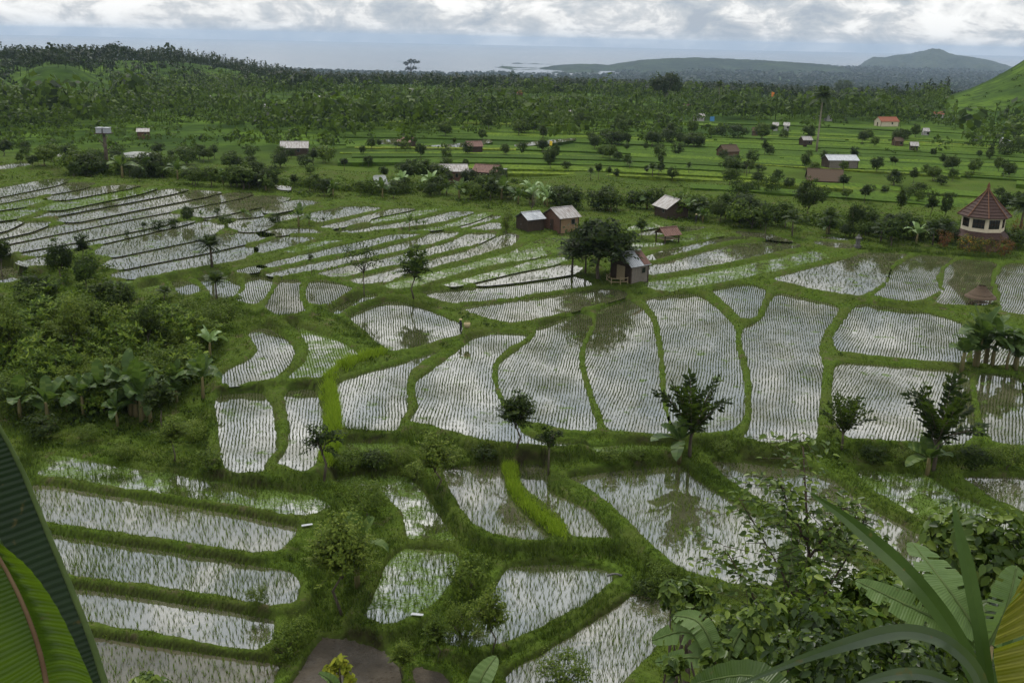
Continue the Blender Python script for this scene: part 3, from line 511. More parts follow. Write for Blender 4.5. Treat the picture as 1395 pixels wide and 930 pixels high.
t = NT('terrain_grass'); g = t.n('ShaderNodeNewGeometry'); p = g.outputs['Position']
sx = t.n('ShaderNodeSeparateXYZ'); t.l(g.outputs['Normal'], sx.inputs[0])
px_ = t.n('ShaderNodeSeparateXYZ'); t.l(p, px_.inputs[0])
fine = t.noise(p, 3.0, 5, .65); midn = t.noise(p, .22, 4, .6); farn = t.noise(p, .016, 5, .6); farf = t.noise(p, .11, 4, .65)
cn = t.mix(t.ramp(fine, [(.3, 0.0), (.7, 1.0)]), (.024, .042, .006), (.070, .108, .014))
cn = t.mix(t.ramp(midn, [(.42, 0.0), (.72, .7)]), cn, (.055, .062, .016))
cf = t.mix(t.ramp(farn, [(.40, 0.0), (.60, 1.0)]), (.026, .052, .006), (.072, .122, .012))
cf = t.mix(t.ramp(farf, [(.38, .75), (.58, 0.0)]), cf, (.014, .030, .005))
cn = t.mix(t.ramp(t.noise(p, .55, 5, .7), [(.57, 0.0), (.66, .8)]), cn, t.mix(fine, (.05, .042, .022), (.10, .085, .045)))
dist = t.math('MULTIPLY', t.math('SUBTRACT', px_.outputs[1], 230.0), 1 / 80.0, True)
col = t.mix(dist, cn, cf)
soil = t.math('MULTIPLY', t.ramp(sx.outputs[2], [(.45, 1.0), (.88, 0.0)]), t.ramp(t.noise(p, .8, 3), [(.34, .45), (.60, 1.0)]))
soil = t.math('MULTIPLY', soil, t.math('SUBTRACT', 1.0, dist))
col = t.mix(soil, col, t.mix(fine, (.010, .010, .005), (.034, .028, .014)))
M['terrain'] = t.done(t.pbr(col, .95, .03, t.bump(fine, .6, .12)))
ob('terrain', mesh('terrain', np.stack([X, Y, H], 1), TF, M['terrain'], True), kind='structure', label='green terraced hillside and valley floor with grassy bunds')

# ------------------------------------------------------------------ water and seedlings of every paddy
def paddy_water(q):
    w = q['w']; e = np.roll(w, -1, 0) - np.roll(w, 1, 0); nn = nrm(np.stack([e[:, 1], -e[:, 0]], 1)); o = w + nn * .12
    return np.concatenate([o, np.full((len(o), 1), q['z'])], 1)
for q in PAD:
    g = np.random.default_rng(int(q['area'] * 7) + 3); st = q['st']; c = q['c']; dist_ = np.hypot(*c)
    root = thing('rice_paddy', q['label'], 'rice paddy', (c[0], c[1], q['z']), group='flooded rice paddies on the terraces')
    off = np.array([c[0], c[1], q['z']])
    V = paddy_water(q) - off
    m_ = M['mud'] if st == 'd' else M['water_mud'] if st in ('nd', 'md') else M['water_green'] if 'g' in st else M['water_clear'] if st == 'n' else M['water']
    if st == 'fgg': m_ = M['water_green']
    nm = 'mud' if st == 'd' else 'water'
    ob(nm, mesh(nm, V, [tuple(range(len(V)))], m_), root)
    if st == 'd':
        n = int(q['area'] * 9); lo, hi = q['w'].min(0), q['w'].max(0); P = g.uniform(lo, hi, (n, 2)); P = P[inside(P, q['w'])]; r_ = g.uniform(.05, .22, len(P)); pp = np.concatenate([P, np.full((len(P), 1), q['z'])], 1) - off
        ang = g.uniform(0, 6.28, len(P)); o4 = [np.stack([np.cos(ang + a_) * r_, np.sin(ang + a_) * r_ * .7, 0 * r_ - .02], 1) for a_ in (0, 1.57, 3.14, 4.71)]; Vc = np.stack([pp + o for o in o4] + [pp + np.stack([0 * r_, 0 * r_, r_ * .55], 1)], 1).reshape(-1, 3); b5 = np.arange(len(P))[:, None, None] * 5
        ob('clods', mesh('clods', Vc, (b5 + np.array([[0, 1, 4], [1, 2, 4], [2, 3, 4], [3, 0, 4]])[None]).reshape(-1, 3), M['mud']), root, kind='stuff'); continue
    if st[0] == 'm': sp, al, hh, ww, nb = .26, .13, .17, .042, 3
    elif st[0] == 'n': sp, al, hh, ww, nb = .33, .23, .35, .03, 5
    else: sp, al, hh, ww, nb = .52, .30, .22, .06, 3
    if any(k_ in q['label'] for k_ in ('denser planted', 'wide front paddy', 'thickly planted', 'weedy')): sp, al = .27, .20
    a = math.atan2(c[0], c[1]) + g.normal(0, .05); ex, ey = np.array([math.cos(a), -math.sin(a)]), np.array([math.sin(a), math.cos(a)])
    L = (q['w'] - c) @ np.stack([ex, ey], 1); lo, hi = L.min(0) - 1, L.max(0) + 1
    S, T = np.meshgrid(np.arange(lo[0], hi[0], sp), np.arange(lo[1], hi[1], al)); S, T = S.ravel(), T.ravel()
    ph = g.uniform(0, 6, 4)
    wob = .06 * np.sin(T / 3.7 + ph[0] + .12 * S) + .025 * np.sin(T / 1.15 + ph[1] + S * .5) + .45 * np.sin(T / 13 + ph[2]) + .45 * vnoise(S, T, 9.0, 23) + .05 * vnoise(S * 1.0, T, 1.9, 24)
    jt = .16 if st[0] == 'm' else .55
    S2 = S + wob * (1 if st[0] == 'm' else 1.2) + g.normal(0, jt, len(S)) * sp * .5; T2 = T + g.normal(0, .35, len(S)) * al
    P = c + S2[:, None] * ex + T2[:, None] * ey
    dn = vnoise(P[:, 0], P[:, 1], 3.3, 21) + .5 * vnoise(P[:, 0], P[:, 1], 1.1, 22)
    keep = inside(P, q['w']) & (g.random(len(P)) < (.92 if st[0] == 'm' else .80 if st[0] == 'f' else .82) + .24 * dn)
    P = P[keep]; dn = dn[keep]
    if len(P) == 0: continue
    Hh = hh * (1 + .22 * dn) * g.uniform(.5, 1.4, len(P)) * (1.25 if 'g' in st else 1)
    V, F_ = blades(np.concatenate([P, np.full((len(P), 1), q['z'] - .02)], 1) - off, Hh, ww, nb, .32 if st[0] != 'm' else .22, g)
    ob('rice_seedlings', mesh('rice_seedlings', V, F_, M['rice'] if st[0] == 'n' or 'g' in st else M['rice_dark']), root, kind='stuff')
# ------------------------------------------------------------------ plant builders (each returns trunk mesh, crown mesh, nominal height)
def fib(n, g): 
    z = g.uniform(-1, 1, n); a = g.uniform(0, 2 * np.pi, n); r = np.sqrt(1 - z * z); return np.stack([r * np.cos(a), r * np.sin(a), z], 1)
def crown_broad(g, rad, cz, nclump, nleaf, leaf, clump=.34, low=-.5, shell=.55, mat_='leaf_mid'):
    """leaf clumps through an uneven ellipsoid"""
    c = fib(nclump * 3, g); c = c[c[:, 2] > low][:nclump]; r = g.uniform(shell, 1.0, len(c)) * (1 + .22 * np.sin(3 * np.arctan2(c[:, 1], c[:, 0]) + g.uniform(0, 6)) * (1 - np.abs(c[:, 2])))
    C = c * r[:, None] * np.array(rad) + np.array([0, 0, cz]); cr = clump * min(rad) * g.uniform(.6, 1.25, len(c))
    d = fib(len(C) * nleaf, g); cc = np.repeat(C, nleaf, 0); rr = np.repeat(cr, nleaf)
    P = cc + d * (rr * g.uniform(.35, 1.0, len(d)) ** .6)[:, None] * np.array([1.15, 1.15, .8])
    out = nrm(d * .6 + nrm(cc - np.array([0, 0, cz - .3 * rad[2]])) * .6 + np.array([0, 0, .35])); ax = nrm(np.cross(out, fib(len(d), g)) + np.array([0, 0, -.25]))
    L = leaf * g.uniform(.6, 1.25, len(d))
    return leaf_quads(P - ax * L[:, None] * .5, ax, out, L, L * .55)
def limbs(g, h, r0, tips, fork=.45, lean=(0, 0)):
    b = MB(); top = Vector((lean[0], lean[1], h * fork)); mid = Vector((lean[0] * .4 + g.normal(0, .03) * h, lean[1] * .4 + g.normal(0, .03) * h, h * fork * .55))
    b.tube([(0, 0, -.35), (0, 0, .1 * h * fork), mid, top], [r0 * 1.25, r0, r0 * .8, r0 * .62], 7)
    for tp in tips:
        tp = Vector(tp); k = top.lerp(tp, .5) + Vector((0, 0, -.06 * h)); s_ = mid.lerp(top, g.uniform(.55, 1.0))
        b.tube([s_, k, tp], [r0 * .5, r0 * .33, r0 * .12], 5)
    return b
def tree_broad(seed, h=6.0, wide=2.2, fork=.4, nclump=40, nleaf=26, leaf=.3, m='leaf_mid', r0=.13, squash=.75, low=-.5, clump=.34):
    g = np.random.default_rng(seed); ch = (h * (1 - fork * .75)) / 2; cz = h - ch
    V, F_ = crown_broad(g, (wide, wide, ch * 1.0), cz, nclump, nleaf, leaf, clump, low)
    tips = [(wide * .7 * math.cos(a), wide * .7 * math.sin(a), cz + ch * g.uniform(-.1, .6)) for a in g.uniform(0, 6.28, 6)]
    return limbs(g, h, r0, tips, fork).mesh('trunk', M['bark'], True), mesh('crown', V, F_, M[m]), h
def shoot(g, base, d0, L, n, droop, leaf, pairs=1, wid=.45):
    """one arching branch with leaflets along both sides"""
    t = np.linspace(0, 1, n); d0 = nrm(np.asarray(d0, float)); P = base + d0 * (L * t)[:, None] + np.array([0, 0, -1.0]) * (droop * L * t ** 2)[:, None]
    T = nrm(np.gradient(P, axis=0)); S = nrm(np.cross(T, np.array([0.03, 0.02, 1.0]))); U = np.cross(S, T)
    C, D, N = [], [], []
    for sg in (-1, 1):
        k = slice(max(1, n // 6), n); m_ = n - max(1, n // 6)
        C.append(P[k] + g.normal(0, .02 * L, (m_, 3))); D.append(sg * S[k] * g.uniform(.6, 1, (m_, 1)) + T[k] * .6 + U[k] * g.normal(.05, .25, (m_, 1)) + np.array([0, 0, -.18])); N.append(U[k] + g.normal(0, .3, (m_, 3)))
    C.append(P[-1:]); D.append(T[-1:]); N.append(U[-1:])
    C, D, N = map(np.concatenate, (C, D, N)); l = leaf * g.uniform(.7, 1.2, len(C)) * 1.0
    return leaf_quads(C, D, N, l, l * wid), P
def tree_feather(seed, h=5.0, fork=.5, n=26, L=1.7, up=.7, leaf=.28, m='leaf_mid', r0=.07, nleaf=14, droop=.35, spread=1.0, lean=(0, 0), stack=1.0, wid=.42, fill=26):
    """young tree of long leafy shoots rising from the trunk top (pinnate leaves)"""
    g = np.random.default_rng(seed); b = MB(); top = np.array([lean[0], lean[1], h * fork]); parts = []
    bend = np.array([g.normal(0, .05) * h, g.normal(0, .05) * h, h * fork * .5])
    b.tube([(0, 0, -.35), tuple(bend), tuple(top)], [r0 * 1.3, r0, r0 * .7], 7)
    nb = 5; subs = []
    for i in range(nb):
        a = 2 * math.pi * (i + g.uniform(-.3, .3)) / nb; e = np.array([math.cos(a) * .35 * spread, math.sin(a) * .35 * spread, .75]); tip = top + e * (h - h * fork) * .55 * stack * g.uniform(.6, 1.1)
        subs.append(tip); b.tube([tuple(top - np.array([0, 0, .1 * h * fork * (i % 2)])), tuple((top + tip) / 2 + np.array([0, 0, -.05])), tuple(tip)], [r0 * .6, r0 * .4, r0 * .22], 5)
    for i in range(n):
        a = g.uniform(0, 6.28); s = subs[i % nb]; f = g.uniform(.15, 1.0); base = top + (s - top) * f; el = up * g.uniform(.2, 1.25)
        d = np.array([math.cos(a) * spread, math.sin(a) * spread, el]); q, P = shoot(g, base, d, L * g.uniform(.65, 1.15), nleaf, droop * g.uniform(.5, 1.4), leaf, wid=wid); parts.append(q)
        b.tube([tuple(P[0]), tuple(P[len(P) // 2]), tuple(P[-1])], [r0 * .2, r0 * .14, r0 * .05], 3, False)
    if fill: parts.append(crown_broad(g, (L * .75 * spread, L * .75 * spread, (h - h * fork) * .46), h * (fork + .47 * (1 - fork)) , fill, 26, leaf * 1.0, .36, -.8, .35))
    V, F_ = merge(parts); return b.mesh('trunk', M['bark'], True), mesh('crown', V, F_, M[m]), h
def tree_fan(seed, h=5.5, m='leaf_dark', n=19, leaf=.46):
    """shrub of upright feathered branches opening like a fan"""
    g = np.random.default_rng(seed); b = MB(); parts = []; r0 = .08
    b.tube([(0, 0, -.35), (.05, 0, h * .14), (0, .05, h * .30)], [r0 * 1.5, r0 * 1.2, r0], 7)
    for i in range(n):
        a = 2 * math.pi * i / n + g.normal(0, .25); el = g.uniform(.9, 3.2); L = h * g.uniform(.50, .70)
        base = np.array([0, 0, h * g.uniform(.22, .34)]); q, P = shoot(g, base, (math.cos(a), math.sin(a), el), L, 26, .16 * (3.2 / (el + .8)), leaf, wid=.42); parts.append(q)
        b.tube([tuple(P[0]), tuple(P[8]), tuple(P[16]), tuple(P[-1])], [r0 * .55, r0 * .4, r0 * .28, r0 * .1], 4, False)
    V, F_ = merge(parts); return b.mesh('trunk', M['bark'], True), mesh('crown', V, F_, M[m]), h
def frond_parts(g, base, a, el, L, nl, w, droop, wl=.13):
    d = np.array([math.cos(a) * math.cos(el), math.sin(a) * math.cos(el), math.sin(el)])
    t = np.linspace(0, 1, nl); P = base + d * (L * t)[:, None] + np.array([0, 0, -1.0]) * (droop * L * t ** 2)[:, None]
    T = nrm(np.gradient(P, axis=0)); S = nrm(np.cross(T, np.array([0.01, 0.02, 1.0]))); U = np.cross(S, T); ll = w * np.sin(np.pi * (t * .85 + .13)) ** .6
    out = []
    for sg in (-1, 1):
        D = S * sg + T * .75 + np.array([0, 0, -.42]) + g.normal(0, .08, P.shape); out.append(leaf_quads(P, D, U, ll * g.uniform(.8, 1.1, nl), wl * w + 0 * t))
    return merge(out), P
def tree_palm(seed, h=9.0, r0=.14, n=16, L=2.4, w=.75, nl=16, m='palm', low=-.4, bark='bark_pale', wl=.13):
    g = np.random.default_rng(seed); b = MB(); cx, cy_ = g.normal(0, .05, 2) * h
    b.tube([(0, 0, -.4), (cx * .3, cy_ * .3, h * .3), (cx * .8, cy_ * .8, h * .7), (cx, cy_, h - L * .35)], [r0 * 1.5, r0 * 1.05, r0 * .9, r0 * .85], 7)
    parts = []; c = np.array([cx, cy_, h - L * .38])
    for i in range(n):
        a = i * 2.4 + g.normal(0, .2); el = low + (1.35 - low) * (i / n) ** .8 + g.normal(0, .1)
        q, P = frond_parts(g, c, a, el, L * g.uniform(.85, 1.1), nl, w, .42 * g.uniform(.7, 1.2), wl); parts.append(q)
    V, F_ = merge(parts); return b.mesh('trunk', M[bark], True), mesh('crown', V, F_, M[m]), h
def banana_blade(g, base, a, el, L, w, droop, tear=.5, n=11, twist=0.0):
    """one banana leaf: stalk, folded blade, torn edges"""
    d = np.array([math.cos(a) * math.cos(el), math.sin(a) * math.cos(el), math.sin(el)])
    t = np.linspace(0, 1, n); P = base + d * (L * t)[:, None] + np.array([0, 0, -1.0]) * (droop * L * t ** 2.2)[:, None]
    T = nrm(np.gradient(P, axis=0)); S = nrm(np.cross(T, np.array([0.01, 0.02, 1.0]))); U = np.cross(S, T); S = S * math.cos(twist) + U * math.sin(twist); U = np.cross(S, T)
    hw = w * .5 * np.where(t < .14, .04, np.sin(np.pi * np.clip((t - .14) / .86 * .93 + .07, 0, 1)) ** .55)
    V, Fs = [], []
    for sg in (-1, 1):
        for i in range(n - 1):
            if t[i] < .1: k = 0
            else: k = tear * g.uniform(0, 1)
            e = lambda j, kk: P[j] + S[j] * sg * hw[j] + U[j] * hw[j] * .30 - np.array([0, 0, 1]) * hw[j] * kk * .55 + T[j] * hw[j] * (g.normal(0, .10) * tear * 1.2 + .18)
            b0 = len(V); V += [P[i], P[i + 1], e(i + 1, k), e(i, k)]; Fs.append((b0, b0 + 1, b0 + 2, b0 + 3) if sg < 0 else (b0 + 3, b0 + 2, b0 + 1, b0))
    return np.array(V), np.array(Fs)
def tree_banana(seed, h=3.6, n=9, m='banana', stems=1, L=2.3, w=.66, tear=.5):
    g = np.random.default_rng(seed); b = MB(); parts = []
    for s in range(stems):
        ox, oy = (0, 0) if s == 0 else g.normal(0, .55, 2); hs = h * (1 if s == 0 else g.uniform(.55, .95)); st = hs * .36
        b.tube([(ox, oy, -.3), (ox + .03, oy, st * .5), (ox, oy + .03, st)], [.13, .11, .07], 7)
        for i in range(n):
            a = i * 2.4 + g.normal(0, .3); el = 1.35 - .75 * (i / n) + g.normal(0, .1)
            parts.append(banana_blade(g, np.array([ox, oy, st * .93]), a, el, L * hs / h * g.uniform(.8, 1.1), w * g.uniform(.85, 1.15), .25 + .5 * i / n, tear, twist=g.normal(0, .35)))
    V, F_ = merge(parts); return b.mesh('stem', M['banana_stem'], True), mesh('leaves', V, F_, M[m]), h
def tree_rosette(seed, h=3.4, wide=1.8, n=46, nl=13, L=.46, m='cassava'):
    """shrub whose shoots each end in a whorl of leaves"""
    g = np.random.default_rng(seed); c = fib(n * 3, g); c = c[c[:, 2] > -.55][:n]; C = c * np.array([wide, wide, h * .46]) * g.uniform(.62, 1.0, (len(c), 1)) + np.array([0, 0, h * .50]); ax0 = nrm(c + np.array([0, 0, .9]))
    q = np.repeat(C, nl, 0); ax = np.repeat(ax0, nl, 0); d = fib(len(q), g); d = nrm(d - ax * (d * ax).sum(1, keepdims=True)); el = g.uniform(-.25, 1.0, (len(q), 1)); D = d + ax * el; l = L * g.uniform(.6, 1.15, len(q))
    p1 = leaf_quads(q, D + np.array([0, 0, -.12]), ax * 1.0 + d * -.3 * el, l, l * .34); p2 = crown_broad(g, (wide * .75, wide * .75, h * .34), h * .42, 22, 14, .36, .4, -.8, .2)
    return limbs(g, h, .05, [tuple(x) for x in C[::6]], .25).mesh('trunk', M['bark'], True), mesh('crown', *merge([p1, p2]), M[m]), h
def tree_wispy(seed, h=6.0, m='leaf_dark', nclump=44, nleaf=13, leaf=.30, wide=1.8):
    g = np.random.default_rng(seed); tips = []; parts = []
    for i in range(nclump):
        a = g.uniform(0, 6.28); r = wide * math.sqrt(g.uniform(.05, 1)); z = h * g.uniform(.58, 1.0); tips.append((r * math.cos(a), r * math.sin(a), z))
    C = np.repeat(np.array(tips), nleaf, 0); C = C + g.normal(0, .22, C.shape) * np.array([1.3, 1.3, .6]); o = nrm(fib(len(C), g) + np.array([0, 0, .6])); ax = np.cross(o, fib(len(C), g))
    V, F_ = leaf_quads(C, ax, o, leaf * g.uniform(.6, 1.2, len(C)), leaf * .5)
    return limbs(g, h, .07, tips[:18], .55).mesh('trunk', M['bark'], True), mesh('crown', V, F_, M[m]), h
PROTO = {
 'round_dark': [tree_broad(s, 5.5, 2.4, .3, 64, 34, .40, 'leaf_dark', low=-.8) for s in (1, 2, 3)],
 'round_mid': [tree_broad(s, 5.0, 2.1, .3, 60, 32, .40, 'leaf_mid', low=-.8) for s in (11, 12, 13, 14)],
 'bush': [tree_broad(s, 2.6, 1.5, .15, 34, 28, .28, 'leaf_mid', r0=.06, low=-.9, clump=.42) for s in (21, 22, 23)],
 'bush_dark': [tree_broad(s, 2.6, 1.35, .15, 34, 28, .28, 'leaf_dark', r0=.06, low=-.9, clump=.42) for s in (24, 25, 26)],
 'bush_bright': [tree_broad(s, 2.6, 1.5, .15, 34, 28, .28, 'leaf_bright', r0=.06, low=-.9, clump=.42) for s in (27, 28)],
 'column': [tree_broad(31, 5.0, 1.15, .1, 44, 30, .26, 'leaf_bright', low=-.98, clump=.6)],
 'feather': [tree_feather(s, 5.0, .36, 40, 1.6, 1.0, .36, 'leaf_mid', droop=.25) for s in (41, 42, 43, 44)],
 'feather_dark': [tree_feather(s, 5.0, .36, 42, 1.6, 1.0, .36, 'leaf_dark', droop=.25) for s in (45, 46, 47)],
 'umbrella': [tree_feather(s, 5.0, .32, 70, 2.0, .5, .36, 'leaf_dark', spread=1.3, droop=.3, r0=.1, fill=44) for s in (51, 52)],
 'fan': [tree_fan(s) for s in (61, 62, 63)],
 'palmlet': [tree_palm(s, 4.2, .13, 30, 2.5, .8, 20, 'palm', low=.05, bark='bark') for s in (71, 72, 73)],
 'palm': [tree_palm(s, 11.0, .15, 22, 2.8, .9, 12, wl=.34) for s in (74, 75, 76)],
 'banana': [tree_banana(s) for s in (81, 82, 83)],
 'banana_clump': [tree_banana(s, 4.0, 8, 'banana', 5, 2.5, .66, .6) for s in (84, 85)],
 'banana_pale': [tree_banana(s, 3.4, 8, 'banana_pale', 1, 2.2, .5, .3) for s in (86, 87)],
 'wispy': [tree_wispy(s) for s in (91, 92)],
 'bare': [tree_wispy(93, 6.0, 'leaf_dull', 20, 4, .16, 1.0)],
 'cassava': [tree_rosette(s) for s in (101, 102, 103, 104)],
 'feather_fine': [tree_feather(s, 5.0, .34, 70, 1.6, 1.0, .24, 'leaf_bright', droop=.25, nleaf=20, fill=44) for s in (141, 142, 143)],
 'feather_big': [tree_feather(151, 9.0, .38, 120, 2.5, .9, .30, 'leaf_bright', droop=.25, nleaf=22, fill=100, r0=.10, spread=1.1)],
 'feather_fine_dark': [tree_feather(s, 5.0, .34, 70, 1.6, 1.1, .25, 'leaf_dark', droop=.22, nleaf=20, fill=40) for s in (145, 146)],
 'bush_fine': [tree_broad(s, 2.8, 1.6, .12, 60, 40, .17, 'leaf_bright', r0=.05, low=-.9, clump=.36) for s in (161, 162, 163)],
 'red_bush': [tree_broad(111, 2.2, 1.2, .12, 26, 24, .18, 'leaf_red', r0=.05, low=-.9, clump=.45)],
 'blossom_bush': [tree_broad(112, 2.2, 1.4, .12, 30, 24, .18, 'blossom', r0=.05, low=-.9, clump=.45)],
 'sparse': [tree_feather(s, 4.0, .45, 18, 1.3, 1.1, .3, 'leaf_dark', nleaf=12, fill=5) for s in (121, 122)],
}
for k_ in PROTO:                                        # heights as built
    for i_, (a_, b_, h_) in enumerate(PROTO[k_]): PROTO[k_][i_] = (a_, b_, max(v_.co.z for v_ in b_.vertices))
PART = {'banana': ('stem', 'leaves'), 'banana_clump': ('stem', 'leaves'), 'banana_pale': ('stem', 'leaves')}
pcount = {}
def plant(kind, p, h, label, name=None, cat=None, group=None, rot=None, wide=1.0):
    pr = PROTO[kind]; k = pcount.get(kind, 0); pcount[kind] = k + 1; tm, cm, nh = pr[k % len(pr)]
    nm, ct = {'round_dark': ('broadleaf_tree', 'tree'), 'round_mid': ('broadleaf_tree', 'tree'), 'bush': ('leafy_bush', 'bush'), 'bush_dark': ('leafy_bush', 'bush'), 'bush_bright': ('leafy_bush', 'bush'), 'column': ('columnar_bush', 'bush'),
              'feather': ('feathery_tree', 'tree'), 'feather_dark': ('feathery_tree', 'tree'), 'umbrella': ('shade_tree', 'tree'), 'fan': ('fan_shrub', 'shrub'), 'palmlet': ('small_palm', 'palm'), 'palm': ('coconut_palm', 'palm'),
              'banana': ('banana_plant', 'banana plant'), 'banana_clump': ('banana_clump', 'banana plant'), 'banana_pale': ('banana_plant', 'banana plant'), 'wispy': ('wispy_tree', 'tree'), 'bare': ('wispy_tree', 'tree'), 'cassava': ('cassava_shrub', 'shrub'),
              'red_bush': ('red_leaved_bush', 'bush'), 'blossom_bush': ('flowering_bush', 'bush'), 'sparse': ('sapling', 'tree'), 'feather_fine': ('feathery_tree', 'tree'), 'feather_fine_dark': ('feathery_tree', 'tree'), 'feather_big': ('feathery_tree', 'tree'), 'bush_fine': ('leafy_bush', 'bush')}[kind]
    s = h / nh; root = thing(name or nm, label, cat or ct, (float(p[0]), float(p[1]), float(p[2]) - .02), rot if rot is not None else rnd.uniform(0, 6.28), 1.0, group); root.scale = (s * wide, s * wide, s)
    a, b = PART.get(kind, ('trunk', 'crown')); ob(a, tm, root); ob(b, cm, root); return root
def plant_px(kind, u, v, top, label, wide=1.0, **k):
    """u, v = foot of the plant in the picture, top = picture height of its tip"""
    p = ground(u, v); return plant(kind, p, (v - top) * px_m(p) / math.cos(PITCH * .6), label, wide=wide, **k)
# ------------------------------------------------------------------ far land: hills, sea, fields, villages, forest
M['sea'] = None
t = NT('sea_water'); p = t.pos(); f = t.noise(p, .0011, 4, .6, (1, 3, 1))
M['sea'] = t.done(t.pbr(t.mix(t.ramp(f, [(.35, 0.0), (.65, 1.0)]), (.035, .05, .065), (.06, .075, .09)), .25, .4))
ob('sea', mesh('sea', [(-60000, -400, SEA_Z), (60000, -400, SEA_Z), (60000, 32000, SEA_Z), (-60000, 32000, SEA_Z)], [(0, 1, 2, 3)], M['sea']), kind='structure')
def hill_mat(name, c1, c2, c3, s):
    t = NT(name); p = t.pos(); a = t.noise(p, .011 * s, 6, .65); b = t.noise(p, .06 * s, 4, .6)
    c = t.mix(t.ramp(a, [(.38, 0.0), (.62, 1.0)]), c1, c2); c = t.mix(t.ramp(b, [(.45, 0.0), (.7, .8)]), c, c3)
    return t.done(t.pbr(c, .95, .05, t.bump(b, 1.0, 20.0)))
M['hill_wood'] = hill_mat('wooded_hill', (.010, .020, .008), (.032, .052, .016), (.006, .012, .006), .5)
M['hill_rock'] = hill_mat('mountain', (.014, .026, .012), (.045, .060, .025), (.007, .013, .008), .45)
def ridge(name, label, prof, dist, depth, zbase, m, seed, rough, gully, lift=3.0):
    """a ridge whose crest follows the skyline; prof = [(u, v)] of the crest, real distance and depth"""
    prof = np.array(prof, float); prof[:, 1] -= lift; us = np.linspace(prof[0, 0], prof[-1, 0], 420); vs = np.interp(us, prof[:, 0], prof[:, 1])
    D = rays(np.stack([us, vs], 1)); hd = np.hypot(D[:, 0], D[:, 1]); crest = EYE + D[:, 2] / hd * dist; az = np.arctan2(D[:, 0], D[:, 1])
    T = np.linspace(-1, 1, 46); V = []
    for tt in T:
        d = dist + tt * depth; x, y = np.sin(az) * d, np.cos(az) * d
        n1 = vnoise(x, y, 260, seed) + .5 * vnoise(x, y, 110, seed + 1) + .25 * vnoise(x, y, 45, seed + 2)
        env = (1 - abs(tt)) ** .8; z = zbase + (crest - zbase) * env + n1 * rough * (1 - env * .75)
        z += -gully * np.abs(vnoise(x * 1.0, y * .25, 190, seed + 3)) * 4 * env * (1 - env) + vnoise(x, y, 16, seed + 5) * 2.2
        V.append(np.stack([x, y, z], 1))
    n, mm = len(T), len(us); V = np.concatenate(V); i2 = np.arange(n * mm).reshape(n, mm)
    ob(name, mesh(name, V, np.stack([i2[:-1, :-1], i2[:-1, 1:], i2[1:, 1:], i2[1:, :-1]], -1).reshape(-1, 4), M[m], True), kind='structure', label=label)
ridge('coastal_hills', 'long low wooded ridge running along the coast', [(430,97),(520,95),(640,96),(690,94),(735,96),(755,92),(790,90),(830,92),(860,86),(900,82),(950,80),(1000,83),(1050,85),(1100,88),(1135,92),(1150,95),(1165,103),(1185,112),(1210,120)], 6600, 1100, -150, 'hill_wood', 31, 14, 45)
ridge('mountain', 'blue-grey flat-topped mountain beyond the ridge', [(1120,122),(1150,110),(1166,99),(1178,86),(1190,79),(1205,80),(1228,76),(1255,72),(1270,68),(1280,69),(1292,74),(1310,77),(1330,81),(1352,85),(1372,90),(1400,100),(1440,112)], 9800, 1900, -150, 'hill_rock', 51, 26, 130)

# growing rice on the plain beyond the stream: each field a low green slab of leaves with its own bund gap
t = NT('growing_rice'); oi = t.n('ShaderNodeObjectInfo'); p = t.pos(); f = t.noise(p, 1.3, 4, .65, (1, .5, 1)); f2 = t.noise(p, .09, 3)
c = t.ramp(oi.outputs['Random'], [(.0, (.034, .064, .006)), (.45, (.062, .112, .009)), (.8, (.10, .158, .012)), (1.0, (.17, .20, .02))])
c = t.mix(t.ramp(f, [(.38, .8), (.62, 0.0)]), c, (.022, .040, .008)); c = t.mix(t.ramp(f2, [(.4, 0.0), (.7, .5)]), c, (.06, .10, .014))
M['field'] = t.done(t.pbr(c, .9, .03, t.bump(f, .8, .25)))
fg = np.random.default_rng(77); dcur = 224.0; band = 0
while dcur < 455:
    dep = (dcur * .018 + 1.6) * fg.uniform(.55, 1.7); band += 1; a = math.radians(-10.5 if dcur > 262 else -6) + fg.uniform(0, .03); seg = 0
    while a < math.radians(29.5):
        wd = fg.uniform(40, 110) / dcur; uu = CX + math.tan(a + wd / 2) * F_PX; seg += 1
        if (math.degrees(a) < 6 and dcur < 248) or fg.random() < .20 + .35 * (dcur > 390): a += wd + 1.2 / dcur; continue
        n = 12; aa = np.linspace(a, a + wd, n); w1 = .022 * np.sin(aa * 9 + band * .2) * dcur * .5
        lo = dcur + w1 + fg.normal(0, .25, n); hi = dcur + dep - .9 + w1 + fg.normal(0, .25, n)
        ax_ = np.concatenate([aa, aa[::-1]]); dd_ = np.concatenate([lo, hi[::-1]]); x, y = np.sin(ax_) * dd_, np.cos(ax_) * dd_
        z0 = float(hz(x, y).mean()); c = np.array([x.mean(), y.mean(), z0]); hh = fg.uniform(.30, .55)
        Vt = np.concatenate([np.stack([x, y, np.full(len(x), z0 + hh)], 1), np.stack([x, y, np.full(len(x), z0 - 2.2)], 1)]) - c; k = len(x)
        Fc = [tuple(range(k))[::-1]] + [(i, (i + 1) % k, k + (i + 1) % k, k + i)[::1] for i in range(k)]
        o = ob('rice_field', mesh('rice_field', Vt, Fc, M['field']), kind='thing', group='green rice fields on the plain', category='rice field',
               label='green field of growing rice, %s from left in the %s band beyond the stream' % (ORD[seg - 1], ORD[band - 1])); o.location = c
        a += wd + 1.2 / dcur
    dcur += dep
